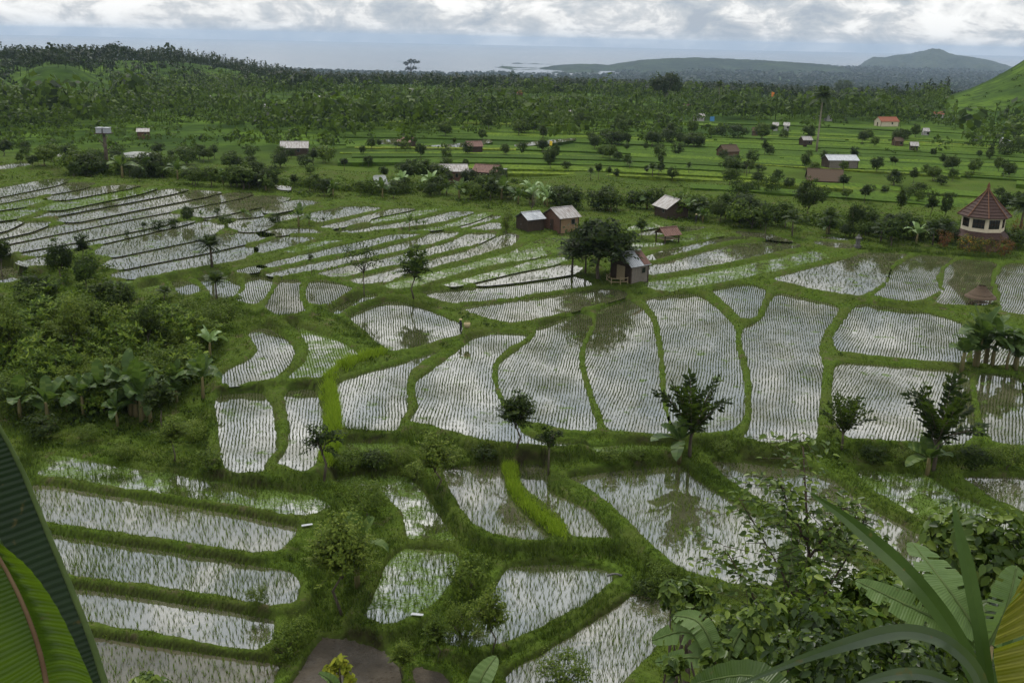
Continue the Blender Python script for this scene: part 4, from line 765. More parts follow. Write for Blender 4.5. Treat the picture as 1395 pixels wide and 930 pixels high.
for (lab, pts) in [('white flooded far paddy left of the small brown shelter on the plain', [(517,191),(545,188),(560,192),(540,197),(515,196)]), ('long white flooded far paddy in the middle of the plain', [(575,199),(620,196),(668,189),(672,194),(640,199),(600,203),(577,204)]),
        ('white flooded far paddy right of the small brown shelter', [(700,197),(735,192),(785,188),(784,191),(740,197),(702,200)]), ('thin white far paddy behind the tin-roofed hut', [(565,235),(595,232),(690,229),(692,231),(600,236),(570,238)]),
        ('white flooded far paddy left of the tall platform tree', [(48,213),(75,207),(95,212),(70,216)]), ('white flooded far paddy right of the tall platform tree', [(158,210),(185,206),(222,209),(215,213),(180,215),(160,214)]),
        ('curved bright pond among trees left of the tin-roofed hut', [(507,239),(525,238),(528,248),(538,257),(536,262),(520,259),(512,252)]), ('small bright pond under the trees behind the upper terraces', [(372,252),(398,254),(396,260),(378,258)])]:
    w = chaikin(pts); c0 = ground(*np.mean(w, 0)); zz_ = c0[2] + (.3 if 'pond' in lab else 1.0); P = on_plane(w, zz_); c = np.array([*P.mean(0), zz_])
    Vp = np.concatenate([np.concatenate([P, np.full((len(P), 1), zz_)], 1), np.concatenate([P, np.full((len(P), 1), zz_ - 2.5)], 1)]) - c; k = len(P); fl = np.sum(P[:, 0] * np.roll(P[:, 1], -1) - np.roll(P[:, 0], -1) * P[:, 1]) < 0
    ob('flooded_paddy', mesh('flooded_paddy', Vp, [tuple(range(k))[::-1] if fl else tuple(range(k))] + [(i, k + i, k + (i + 1) % k, (i + 1) % k) for i in range(k)], [M['water_clear'], M['terrain']]), label=lab, category='pond' if 'pond' in lab else 'rice paddy', group='bright water on the plain').location = c
    me_ = bpy.context.scene.objects[-1].data if False else bpy.data.meshes[[m_.name for m_ in bpy.data.meshes if m_.name.startswith('flooded_paddy')][-1]]
    for pl in me_.polygons[1:]: pl.material_index = 1

# ------------------------------------------------------------------ buildings
def corrugated(b, p0, p1, p2, p3, n=14, amp=.035, th=.03):
    """a roof sheet p0-p1 (ridge) to p3-p2 (eave) with ribs running down the slope"""
    p0, p1, p2, p3 = map(Vector, (p0, p1, p2, p3)); nn = (p1 - p0).cross(p3 - p0).normalized()
    if nn.z < 0: nn = -nn
    V = []; F_ = []
    for i in range(2 * n + 1):
        f = i / (2 * n); o = nn * (amp if i % 2 else 0); a, c = p0.lerp(p1, f) + o, p3.lerp(p2, f) + o; V += [a, c, a - nn * th, c - nn * th]
    for i in range(2 * n):
        k = 4 * i; F_ += [(k, k + 4, k + 5, k + 1), (k + 2, k + 3, k + 7, k + 6), (k + 1, k + 5, k + 7, k + 3), (k, k + 2, k + 6, k + 4)]
    F_ += [(0, 1, 3, 2), (8 * n, 8 * n + 2, 8 * n + 3, 8 * n + 1)]
    return b.add(V, F_)
def planks(b, x0, x1, y, z0, ztop, n, vert_y=False, gap=.012, g=None, th=.04):
    """a wall of upright boards; ztop(f) gives the top edge"""
    for i in range(n):
        f0, f1 = i / n, (i + 1) / n; a, c = x0 + (x1 - x0) * f0 + gap, x0 + (x1 - x0) * f1 - gap; j = g.uniform(-.03, .03) if g else 0; o = (g.uniform(0, .02) if g else 0)
        za, zc = ztop(f0) + j, ztop(f1) + j
        V = [(a, y - o, z0), (c, y - o, z0), (c, y + th - o, z0), (a, y + th - o, z0), (a, y - o, za), (c, y - o, zc), (c, y + th - o, zc), (a, y + th - o, za)]
        if vert_y: V = [(q[1], q[0], q[2]) for q in V]
        b.add(V, [(0, 3, 2, 1), (4, 5, 6, 7), (0, 1, 5, 4), (1, 2, 6, 5), (2, 3, 7, 6), (3, 0, 4, 7)])
def hut(u, v, rot, L, Wd, hw, hr, label, roof='tin_white', wall='wood_brown', gable='wood_dark', name='field_hut', cat='hut', over=.35, door=True, window=True, open_front=False, group='huts and houses', boards=12, seed=1, second=None):
    """gabled hut, ridge along local x; local -y is the long front"""
    p = ground(u, v); g = random.Random(seed); r = thing(name, label, cat, (p[0], p[1], p[2]), rot, group=group); z0 = -.25
    for sx in (-1, 1):
        for sy in (-1, 1): b = MB(); b.box(sx * L / 2 - .07, sx * L / 2 + .07, sy * Wd / 2 - .07, sy * Wd / 2 + .07, z0 - .4, hw + .02); b.build('post', M['wood_dark'], r)
    if not open_front:
        b = MB(); planks(b, -L / 2 + .08, L / 2 - .08, -Wd / 2, z0, lambda f: hw, boards, g=g); fw = b.build('front_wall', M[wall], r)
        b = MB(); planks(b, -L / 2 + .08, L / 2 - .08, Wd / 2 - .04, z0, lambda f: hw, boards, g=g); b.build('back_wall', M[wall], r)
        if window: b = MB(); b.box(L * .1, L * .1 + .7, -Wd / 2 - .03, -Wd / 2 - .022, hw * .45, hw * .8); wn_ = b.build('window', M['glass'], r); f = MB(); [f.bar(a, c, .06) for a, c in (((L * .1, -Wd / 2 - .05, hw * .45), (L * .1 + .7, -Wd / 2 - .05, hw * .45)), ((L * .1, -Wd / 2 - .05, hw * .8), (L * .1 + .7, -Wd / 2 - .05, hw * .8)), ((L * .1, -Wd / 2 - .05, hw * .45), (L * .1, -Wd / 2 - .05, hw * .8)), ((L * .1 + .7, -Wd / 2 - .05, hw * .45), (L * .1 + .7, -Wd / 2 - .05, hw * .8)))]; f.build('frame', M['wood_grey'], wn_)
    for s in (-1, 1):
        x = s * L / 2 - (.0 if s < 0 else .04); b = MB(); planks(b, -Wd / 2 + .08, Wd / 2 - .08, x, z0 if not open_front else hw, lambda f: hw + hr * (1 - abs(2 * f - 1)), boards, True, g=g); b.build('gable_wall', M[gable], r)
    if door: b = MB(); b.box(-L / 2 - .05, -L / 2 - .025, -.4, .4, z0, min(1.75, hw * .95)); d_ = b.build('door', M['wood_dark'], r); b = MB(); b.box(-L / 2 - .09, -L / 2 - .052, .25, .32, .8, .9); b.build('handle', M['tin_grey'], d_)
    k = hr / (Wd / 2); e = Wd / 2 + over; ze = hw + hr - k * e
    for s in (-1, 1):
        b = MB(); corrugated(b, (-L / 2 - over, 0, hw + hr + .06), (L / 2 + over, 0, hw + hr + .06), (L / 2 + over, s * e, ze + .06), (-L / 2 - over, s * e, ze + .06), max(8, int(L * 4)))
        b.build('roof_slope', M[(second or roof) if s < 0 else roof], r)
    b = MB(); b.bar((-L / 2 - over, 0, hw + hr + .10), (L / 2 + over, 0, hw + hr + .10), .22, .06); b.build('ridge_cap', M[roof], r)
    return r, p
# wooden field hut with bamboo platform in the middle of the terraces
def rot_px(deg): return math.radians(deg)
r, p = hut(857, 379, rot_px(38), 3.0, 3.7, 2.15, 1.35, 'dark wooden field hut with patched tin roof and bamboo fence amid the paddies', 'tin_grey', 'wood_grey', 'wood_dark', over=.3, boards=14, seed=3, window=True)
b = MB(); corrugated(b, (.55, -.05, 3.60), (1.75, -.05, 3.60), (1.75, -2.1, 2.10), (.55, -2.1, 2.10), 6, .04); b.build('rust_patch', M['tin_rust'], r, label='reddish rusted roof sheets')
b = MB(); planks(b, -1.2, .3, -1.95, .1, lambda f: 2.0, 7, True, g=random.Random(5)); b.build('leaning_boards', M['bamboo'], r, label='pale bamboo poles leaning on the wall').location = (-.05, 0, 0)
for i, (xa, ya) in enumerate([(-1.9, -1.7), (-3.0, -1.5), (-4.0, -.9), (-3.4, .6), (-2.2, 1.3)]):
    b = MB(); b.tube([(xa, ya, -.8), (xa, ya, .75 + .1 * (i % 2))], .05, 6); b.build('fence_post', M['bamboo'], r)
for z in (.15, .6):
    b = MB(); [b.tube([(*a, z), (*c, z + .03)], .045, 6) for a, c in zip([(-1.9, -1.7), (-3.0, -1.5), (-4.0, -.9), (-3.4, .6)], [(-3.0, -1.5), (-4.0, -.9), (-3.4, .6), (-2.2, 1.3)])]; b.build('fence_rail', M['bamboo'], r)
# brick hut with white tin roof and its dark shed
r, p = hut(764, 312, rot_px(36), 3.6, 4.2, 2.3, 1.15, 'brick and woven-bamboo hut with a white tin roof beside the columnar bush', 'tin_white', 'woven', 'brick', over=.4, seed=4)
r2, p2 = hut(722, 312, rot_px(36), 3.0, 3.0, 1.9, .8, 'dark low shed with a grey roof leaning next to the brick hut', 'tin_grey', 'wood_dark', 'wood_dark', name='shed', cat='shed', seed=5, window=False)
hut(914, 295, rot_px(-68), 4.2, 4.0, 2.0, 1.3, 'dark hut with bright white gabled roof at the edge of the stream trees', 'tin_white', 'wood_dark', 'wood_dark', over=.5, seed=6)
r, p = hut(909, 329, rot_px(30), 2.6, 2.2, 1.35, .8, 'small field shelter on posts with rusty red roof', 'tin_rust', 'woven', 'wood_brown', name='field_shelter', cat='shelter', over=.35, open_front=True, door=False, seed=7)
b = MB(); b.box(-1.2, 1.2, -1.0, 1.0, .45, .53); b.build('platform', M['bamboo'], r)
b = MB(); corrugated(b, (-1.3, -.1, 1.98), (.1, -.1, 1.98), (.1, -1.35, 1.16), (-1.3, -1.35, 1.16), 6, .03); b.build('white_sheet', M['tin_white'], r, label='bright new sheet on the rusty roof')
hut(614, 247, rot_px(12), 7.0, 4.6, 2.6, 1.2, 'barn with whitish tin roof and red-brown walls behind the stream', 'tin_white', 'brick', 'brick', name='barn', cat='barn', seed=8)
r, p = hut(664, 247, rot_px(-20), 5.4, 4.2, 2.4, 1.3, 'dark barn with rusty roof and one grey sheet behind the stream', 'tin_rust', 'wood_dark', 'wood_dark', name='barn', cat='barn', seed=9, second='tin_rust')
hut(402, 211, rot_px(8), 7.0, 5.0, 2.2, 1.4, 'small barn with white ribbed roof on the far left plain', 'tin_white', 'wood_dark', 'wood_dark', name='barn', cat='barn', seed=10)
hut(196, 189, rot_px(15), 3.4, 3.2, 2.4, .8, 'tall brown hut standing among trees on the far left plain', 'tin_white', 'brick', 'brick', seed=11)
hut(645, 207, rot_px(20), 4.2, 3.6, 1.9, 1.2, 'little brown shelter with red roof on the plain', 'tin_rust', 'wood_dark', 'wood_dark', seed=12, window=False)
hut(554, 201, rot_px(-25), 4.2, 3.4, 1.9, 1.1, 'little brown shelter beside the white far paddy', 'tin_rust', 'wood_dark', 'wood_dark', seed=13, window=False)
hut(991, 214, rot_px(24), 5.0, 4.0, 2.0, 1.6, 'thatched brown hut in the green fields on the right', 'thatch', 'wood_brown', 'wood_brown', seed=14, window=False)
hut(1122, 248, rot_px(-10), 8.0, 6.4, .8, 2.4, 'long low thatched barn behind the dark round tree', 'thatch', 'wood_brown', 'wood_brown', name='barn', cat='barn', seed=15, window=False)
hut(1143, 230, rot_px(6), 8.0, 5.0, 2.6, 1.1, 'grey hut with pale patched roof above the thatched barn', 'tin_grey', 'wood_grey', 'wood_dark', seed=16)
FAR = [(482,174,9,'tin_white','wood_grey','white-roofed house beside the far left orchard'),(285,139,7,'tin_white','white_wall','tiny white house on the wooded rise'),(438,139,8,'tin_white','white_wall','tiny white house below the wooded rise edge'),
       (76,156,7,'tin_white','white_wall','tiny white house left of the tall platform tree'),(208,152,6,'tin_grey','white_wall','tiny pale house in the far left orchard'),(364,152,6,'tin_white','white_wall','tiny white house in the middle of the far left orchard'),
       (560,127,11,'tin_white','white_wall','white house at the forest edge below the broad lone tree'),(502,134,7,'tin_white','white_wall','small white house left of the lone tree at the forest edge'),(714,110,7,'tin_white','white_wall','white house half hidden in the forest crest'),
       (705,131,18,'tile_red','brick','long red-roofed house in the forest shade'),(733,162,9,'tin_rust','cream','cream house behind the pale track'),(845,169,9,'tin_white','wood_grey','white-roofed house right of the pale track'),
       (778,160,7,'tin_white','white_wall','tiny white house above the pale track'),(952,165,16,'tin_white','white_wall','long white sheds beside a blue tarpaulin'),(937,150,14,'tile_brown','cream','brown-roofed house at the foot of the right-hand palms'),
       (1049,143,10,'tin_white','white_wall','white house below the orange flag'),(1080,146,18,'tile_red','cream','red-roofed temple hall among the palms'),(1113,162,10,'tin_white','white_wall','white house behind the tall pale-trunked palm'),
       (1128,165,11,'tin_white','white_wall','white house just right of the tall pale-trunked palm'),(1136,146,9,'tin_white','white_wall','small white house behind the palm crown'),(1178,149,20,'tile_brown','cream','dark-roofed house in the village'),
       (1190,146,9,'tin_white','white_wall','bright white house in the village'),(1207,172,36,'tile_red','cream','large house with bright orange-red tiled roof'),(1277,161,18,'tile_red','white_wall','red-roofed white house at the foot of the green hill'),
       (1056,178,9,'tin_white','white_wall','white house low in the orchard, left of its twin'),(1071,178,9,'tin_white','white_wall','white house low in the orchard, right of its twin'),(1028,186,9,'thatch','wood_brown','brown thatched hut in the right-hand orchard'),
       (1097,199,17,'tin_white','wood_dark','white-roofed hut at the foot of the tall palm'),(1244,207,12,'tin_white','wood_dark','white-roofed hut in the right-hand orchard'),(1222,200,14,'thatch','wood_brown','brown hut left of the white-roofed orchard hut'),
       (1368,200,12,'tin_grey','white_wall','grey hut near the right picture edge'),(1260,186,9,'tin_white','white_wall','tiny white hut below the red-roofed white house')]
for i, (u, v, wpx, rf, wl_, lab) in enumerate(FAR):
    p = ground(u, v); s = px_m(p); L = wpx * s * .75; hut(u, v, rnd.uniform(-.35, .35), L, max(3.0, L * .6), max(2.2, L * .26), max(1.0, L * .2), lab, rf, wl_, wl_, name='village_house', cat='house', group='scattered village houses', boards=6, seed=30 + i, over=.3)
p = ground(970, 166); r = thing('tarpaulin', 'bright blue tarpaulin hung beside the long white sheds', 'tarpaulin', p); b = MB(); s = px_m(p)
b.add([(-3 * s, 0, .2), (3 * s, .1, .2), (3.2 * s, .5, 7 * s), (-3 * s, .3, 6.5 * s), (-3 * s, .06, .2), (3 * s, .16, .2), (3.2 * s, .56, 7 * s), (-3 * s, .36, 6.5 * s)], [(0, 1, 2, 3), (7, 6, 5, 4), (0, 4, 5, 1), (2, 6, 7, 3), (1, 5, 6, 2), (0, 3, 7, 4)]); b.build('sheet', M['blue_tarp'], r)
for u, v, tp, mm, lab in [(1049, 150, 126, 'orange_flag', 'orange banner on a pole in the far village'), (748, 212, 192, 'yellow_flag', 'yellow flag on a pole beside the dark field tree')]:
    p = ground(u, v); s = px_m(p); h = (v - tp) * s; r = thing('flag_pole', lab, 'flag', p); b = MB(); b.tube([(0, 0, -.3), (0, 0, h)], .07, 6); b.build('pole', M['bamboo'], r)
    b = MB(); b.add([(0, .02, h), (4 * s, .1, h - s), (3.6 * s, -.1, h - 7 * s), (0, .02, h - 6 * s), (0, .06, h), (4 * s, .14, h - s), (3.6 * s, -.06, h - 7 * s), (0, .06, h - 6 * s)], [(0, 1, 2, 3), (7, 6, 5, 4), (0, 4, 5, 1), (1, 5, 6, 2), (2, 6, 7, 3), (3, 7, 4, 0)]); b.build('cloth', M[mm], r)
# tall platform in a bare trunk on the far left
p = ground(146, 232); s = px_m(p); h = (232 - 183) * s; r = thing('tree_platform', 'tall bare trunk carrying a small white-sided lookout on the far left', 'lookout', p)
b = MB(); b.tube([(0, 0, -.4), (.1, 0, h * .5), (0, 0, h)], [.5, .38, .3], 8); [b.tube([(0, 0, h * f), (1.6 * math.cos(a), 1.6 * math.sin(a), h * (f + .18))], [.14, .05], 5) for f, a in ((.5, .3), (.6, 2.6), (.7, 4.2), (.75, 1.5), (.55, 5.4))]; b.build('trunk', M['bark'], r, True)
b = MB(); b.box(-1.5, 1.5, -1.2, 1.2, h, h + .15); b.build('floor', M['wood_dark'], r)
for x in (-.75, .75): b = MB(); b.box(x - .55, x + .55, -.7, .7, h + .15, h + 1.15); b.build('box', M['leaf_white'], r); b = MB(); b.box(x - .62, x + .62, -.8, .8, h + 1.15, h + 1.25); b.build('lid', M['tin_grey'], r)
# octagonal pavilion
p = ground(1334, 338); s = px_m(p); r = thing('pavilion', 'octagonal cream pavilion with steep brown tiled roof and orange ridges', 'pavilion', p, math.radians(8))
Rw, Re, Rs = 27.5 * s, 34 * s, 35 * s; z_of = lambda v: (338 - v) * s; A0 = math.pi / 8
zl, z1, z2, ze, zt = z_of(319), z_of(317), z_of(294), z_of(293), z_of(260)
oct_ = lambda rr, z, k: (rr * math.cos(A0 + k * math.pi / 4), rr * math.sin(A0 + k * math.pi / 4), z)
for k in range(8):
    a, c = oct_(Rw * .93, 0, k), oct_(Rw * .93, 0, k + 1); bb = MB(); bb.add([(*a[:2], -.6), (*c[:2], -.6), (*c[:2], zl), (*a[:2], zl)] + [(x * .95, y * .95, z) for x, y, z in [(*a[:2], -.6), (*c[:2], -.6), (*c[:2], zl), (*a[:2], zl)]], [(0, 1, 2, 3), (7, 6, 5, 4), (0, 4, 5, 1), (1, 5, 6, 2), (2, 6, 7, 3), (3, 7, 4, 0)]); bb.build('lower_wall', M['brick'], r)
    a, c = Vector(oct_(Rw, z1, k)), Vector(oct_(Rw, z1, k + 1)); up = Vector((0, 0, 1)); nn = ((a + c) / 2 - Vector((0, 0, z1))).normalized(); hh = z2 - z1
    def slab(x0, x1, y0, y1, d0, d1):
        P = [a.lerp(c, x) + up * hh * y + nn * d for d in (d0, d1) for x, y in ((x0, y0), (x1, y0), (x1, y1), (x0, y1))]; return P, [(0, 3, 2, 1), (4, 5, 6, 7), (0, 1, 5, 4), (1, 2, 6, 5), (2, 3, 7, 6), (3, 0, 4, 7)]
    bb = MB(); bb.add(*slab(0, 1, 0, .40, -.2, 0)); bb.add(*slab(0, .13, .40, .93, -.2, 0)); bb.add(*slab(.87, 1, .40, .93, -.2, 0)); bb.add(*slab(0, 1, .93, 1.06, -.2, 0)); bb.build('wall_panel', M['cream'], r)
    bb = MB(); bb.add(*slab(.13, .87, .40, .93, -.16, -.12)); w_ = bb.build('window', M['glass'], r)
    bb = MB(); [bb.add(*slab(x - .012, x + .012, .40, .93, -.12, -.05)) for x in (.14, .315, .5, .685, .86)]; bb.add(*slab(.13, .87, .64, .68, -.12, -.06)); bb.build('mullions', M['wood_dark'], w_)
    bb = MB(); q0, q1 = oct_(Re, ze - .1, k), oct_(Re, ze - .1, k + 1)
    nrow = 9
    for j in range(nrow):                                # courses of tiles stepping up the roof
        f0, f1 = j / nrow, (j + 1) / nrow; cv = lambda f: 1 - f * (1 - .04) + .035 * math.sin(f * math.pi) * -1
        P0, P1 = [Vector((q[0] * cv(f0), q[1] * cv(f0), ze + (zt - ze) * f0 + .10)) for q in (q0, q1)]; P2, P3 = [Vector((q[0] * cv(f1), q[1] * cv(f1), ze + (zt - ze) * f1)) for q in (q1, q0)]
        bb.add([P0, P1, P2, P3, P0 - up * .14, P1 - up * .14], [(0, 1, 2, 3), (4, 5, 1, 0)])
    rf = bb.build('roof', M['tile_brown'], r)
    bb = MB(); bb.tube([(q0[0] * 1.01, q0[1] * 1.01, ze + .08), (q0[0] * .5 * .97, q0[1] * .5 * .97, ze + (zt - ze) * .5 + .10), (q0[0] * .05, q0[1] * .05, zt + .12)], [.09, .08, .07], 6); bb.build('ridge', M['tile_orange'], rf)
    q0, q1 = oct_(Rs, zl - 1.2 * s, k), oct_(Rs, zl - 1.2 * s, k + 1); i0, i1 = oct_(Rw * .97, zl + 7.5 * s, k), oct_(Rw * .97, zl + 7.5 * s, k + 1)
    bb = MB(); bb.add([q0, q1, i1, i0, (q0[0], q0[1], q0[2] - .2), (q1[0], q1[1], q1[2] - .2)], [(0, 1, 2, 3), (4, 5, 1, 0), (5, 4, 3, 2)]); bb.build('skirt_roof', M['tile_brown'], r)
bb = MB(); bb.ring([(.01, ze - .02), (Re * .97, ze - .05)], 8, A0); bb.build('soffit', M['wood_dark'], r)
bb = MB(); bb.ring([(.28, zt + .0), (.34, zt + .25), (.16, zt + .45), (.26, zt + .7), (.02, zt + 1.3)], 8); bb.build('finial', M['tile_orange'], r, True)
# small things in the fields
p = ground(1334, 416); r = thing('thatched_shelter', 'little thatched shelter on posts in the paddy corner near the banana clump', 'shelter', p, .3); s = px_m(p)
for x, y in ((-1, -1), (1, -1), (1, 1), (-1, 1)): b = MB(); b.tube([(x * .85, y * .75, -.8), (x * .85, y * .75, 1.35)], .06, 6); b.build('post', M['bamboo'], r)
b = MB(); gg = random.Random(4)
for lay in range(4):
    f = lay / 4; rr, rz = 1.75 * (1 - f * .85), 1.15 + f * 1.25; n = 14
    b.ring([(rr * 1.04, rz - .12), (rr * .99, rz + .02), (rr * .70, rz + .36)], n, lay * .3)
b.ring([(.30, 2.1), (.02, 2.5)], 10); b.build('thatch_roof', M['thatch'], r)
b = MB(); b.box(-.8, .8, -.7, .7, .4, .46); b.build('platform', M['bamboo'], r)
p = ground(1168, 337); s = px_m(p); r = thing('stone_post', 'dark stone shrine post on the bund reflected in the triangular paddy', 'shrine', p)
b = MB(); b.box(-.45, .45, -.45, .45, -.4, .35); b.build('base', M['stone'], r); b = MB(); b.box(-.26, .26, -.26, .26, .35, 1.35); b.build('pillar', M['stone'], r); b = MB(); b.ring([(.0, 1.35), (.55, 1.35), (.5, 1.5), (.3, 1.6), (.12, 1.95), (.0, 2.0)], 6); b.build('cap', M['stone'], r)
p = ground(838, 786); r = thing('water_pipe', 'short curved pipe end lying in the bare water patch', 'pipe', p, .4); b = MB(); b.tube([(-.55, 0, .22), (-.2, .03, .26), (.15, 0, .2), (.4, -.12, .1)], .07, 8); b.build('pipe', M['stone'], r, True)
for u, v, lab, ro in [(418, 717, 'pale sheet lying across the bund end left of the tall front tree', .3), (568, 839, 'pale sheet in the weeds below the weedy paddy', -.2)]:
    p = ground(u, v); r = thing('plastic_sheet', lab, 'sheet', p, ro); b = MB(); b.add([(-.35, -.1, .12), (.38, -.08, .15), (.36, .1, .16), (-.33, .12, .13), (-.35, -.1, .10), (.38, -.08, .13), (.36, .1, .14), (-.33, .12, .11)], [(0, 1, 2, 3), (7, 6, 5, 4), (0, 4, 5, 1), (1, 5, 6, 2), (2, 6, 7, 3), (3, 7, 4, 0)]); b.build('sheet', M['tin_grey'], r)
# the farmer and a second figure
def person(u, v, label, top='cloth_dark', rot=0.0, basket=False, h=1.62):
    p = ground(u, v); r = thing('person', label, 'person', (p[0], p[1], p[2]), rot, h / 1.62)
    J = {'pel': (0, 0, .86), 'bel': (.01, .02, 1.0), 'che': (.02, .03, 1.22), 'nec': (.02, .04, 1.38), 'hea': (.02, .06, 1.47), 'cro': (.02, .06, 1.58),
         'hl': (-.09, 0, .82), 'kl': (-.11, .10, .46), 'al': (-.11, -.02, .07), 'tl': (-.11, .14, .03), 'hr': (.09, 0, .82), 'kr': (.11, .03, .46), 'ar': (.12, -.12, .08), 'tr': (.13, .03, .03),
         'sl': (-.17, .02, 1.30), 'el': (-.25, .08, 1.04), 'wl': (-.20, .26, .92), 'fl': (-.17, .33, .90), 'sr': (.21, .02, 1.30), 'er': (.34, .06, 1.08), 'wr': (.48, .14, 1.0), 'fr': (.55, .17, .98)}
    E = [('pel', 'bel'), ('bel', 'che'), ('che', 'nec'), ('nec', 'hea'), ('hea', 'cro'), ('pel', 'hl'), ('hl', 'kl'), ('kl', 'al'), ('al', 'tl'), ('pel', 'hr'), ('hr', 'kr'), ('kr', 'ar'), ('ar', 'tr'), ('che', 'sl'), ('sl', 'el'), ('el', 'wl'), ('wl', 'fl'), ('che', 'sr'), ('sr', 'er'), ('er', 'wr'), ('wr', 'fr')]
    rad = {'pel': .13, 'bel': .12, 'che': .145, 'nec': .055, 'hea': .085, 'cro': .07, 'hl': .095, 'hr': .095, 'kl': .065, 'kr': .065, 'al': .045, 'ar': .045, 'tl': .04, 'tr': .04, 'sl': .06, 'sr': .06, 'el': .045, 'er': .045, 'wl': .033, 'wr': .033, 'fl': .035, 'fr': .035}
    ks = list(J); me = bpy.data.meshes.new('body'); me.from_pydata([J[k] for k in ks], [(ks.index(a), ks.index(b)) for a, b in E], []); me.materials.append(M[top])
    o = ob('body', me, r); md = o.modifiers.new('skin', 'SKIN'); md.use_smooth_shade = True
    for i, k in enumerate(ks): me.skin_vertices[0].data[i].radius = (rad[k], rad[k])
    me.skin_vertices[0].data[0].use_root = True; o.modifiers.new('sub', 'SUBSURF').levels = 1; o.modifiers['sub'].render_levels = 1
    b = MB(); b.ring([(.02, 1.70), (.10, 1.66), (.20, 1.585), (.205, 1.57), (.10, 1.60), (.0, 1.62)], 12); hat = b.build('hat', M['straw'], r, True); hat.location = (0, .06, 0)
    return r
person(628, 455, 'farmer in dark clothes walking along the bund holding a pale basket', rot=2.2)
p = ground(633, 455); r = thing('carrying_basket', 'pale woven basket carried by the farmer', 'basket', (p[0] + .25, p[1] - .1, p[2] + .72), .2)
b = MB(); b.ring([(.01, 0), (.24, 0), (.33, .22), (.36, .48), (.33, .48), (.28, .1), (.01, .06)], 12); b.build('body', M['straw'], r, True); b = MB(); b.tube([(-.34, 0, .46), (-.2, 0, .72), (.2, 0, .72), (.34, 0, .46)], .02, 5); b.build('handle', M['bamboo'], r)
person(948, 305, 'small figure in dark clothes standing right of the white-gabled hut', rot=.5)
# ------------------------------------------------------------------ single plants, near and middle distance
for a in [
 ('feather_fine_dark', 702, 610, 520, 'feathery young tree with slim trunk on the front bank, centre of the terraces', 1.0), ('sparse', 747, 645, 574, 'thin leaning sapling right of the central feathery tree', .8),
 ('feather', 565, 407, 331, 'slim round-crowned tree reflected in the diamond-shaped paddy', .95), ('wispy', 496, 402, 333, 'wispy thin-leaved tree behind the sickle-shaped paddy', 1.15),
 ('sparse', 424, 373, 343, 'reddish stub sapling above the leaf-shaped paddy', .5), ('palmlet', 289, 363, 319, 'small palm-like tree standing alone above the bean-shaped paddy', 1.3), ('palmlet', 295, 408, 368, 'small palm-like tree standing in the bean-shaped paddy', 1.1),
 ('round_dark', 256, 306, 280, 'tallest dark bush in the row on the upper-left terraces', .85), ('bush_dark', 235, 311, 296, 'dark bush just left of the tallest one in the terrace row', 1.0), ('bush_dark', 216, 314, 299, 'dark bush in the middle of the terrace row', 1.1), ('palmlet', 196, 316, 302, 'palm-like bush second from the left in the terrace row', 1.2),
 ('bush_dark', 173, 322, 312, 'smallest bush at the left end of the terrace row', .7), ('banana', 274, 297, 286, 'small banana right of the tallest terrace-row bush', 1.2), ('bush_dark', 296, 294, 282, 'small dark bush behind the terrace row', .7), ('bush_dark', 308, 307, 291, 'round bush at the right end of the terrace row', 1.2), ('banana', 332, 297, 283, 'banana beside the right end of the terrace row', 1.2),
 ('bush_dark', 374, 307, 289, 'dark round bush on a thin stem right of the terrace row', 1.0), ('banana', 407, 309, 277, 'tallest banana plant on the middle bund', 1.0), ('banana', 421, 306, 289, 'shorter banana right of the tallest one on the middle bund', 1.3), ('sparse', 441, 307, 295, 'thin sapling at the end of the middle bund', 1.0),
 ('banana', 558, 314, 290, 'tallest of three tiny banana saplings in the thin paddies', .8), ('banana', 568, 311, 296, 'middle one of three tiny banana saplings in the thin paddies', .8), ('banana', 577, 309, 298, 'smallest of three tiny banana saplings in the thin paddies', .8),
 ('column', 690, 317, 281, 'dense bright-green columnar bush left of the dark shed', 1.05), ('bare', 724, 312, 250, 'nearly bare pale tree behind the dark shed', .8),
 ('umbrella', 815, 380, 293, 'wide shade tree spreading over the wooden hut', 1.25), ('umbrella', 838, 372, 305, 'smaller shade tree at the right of the hut canopy', .9), ('umbrella', 797, 372, 302, 'smaller shade tree at the left of the hut canopy', .85), ('palmlet', 779, 372, 329, 'small palm-like tree left of the wooden hut', 1.2),
 ('feather', 873, 325, 294, 'small light-leaved tree behind the shade trees', .9), ('bush', 919, 325, 304, 'bush rising behind the red-roofed shelter', 1.1), ('bush', 690, 800, 770, 'x', 1)][:-1]:
    plant_px(a[0], a[1], a[2], a[3], a[4], wide=a[5])
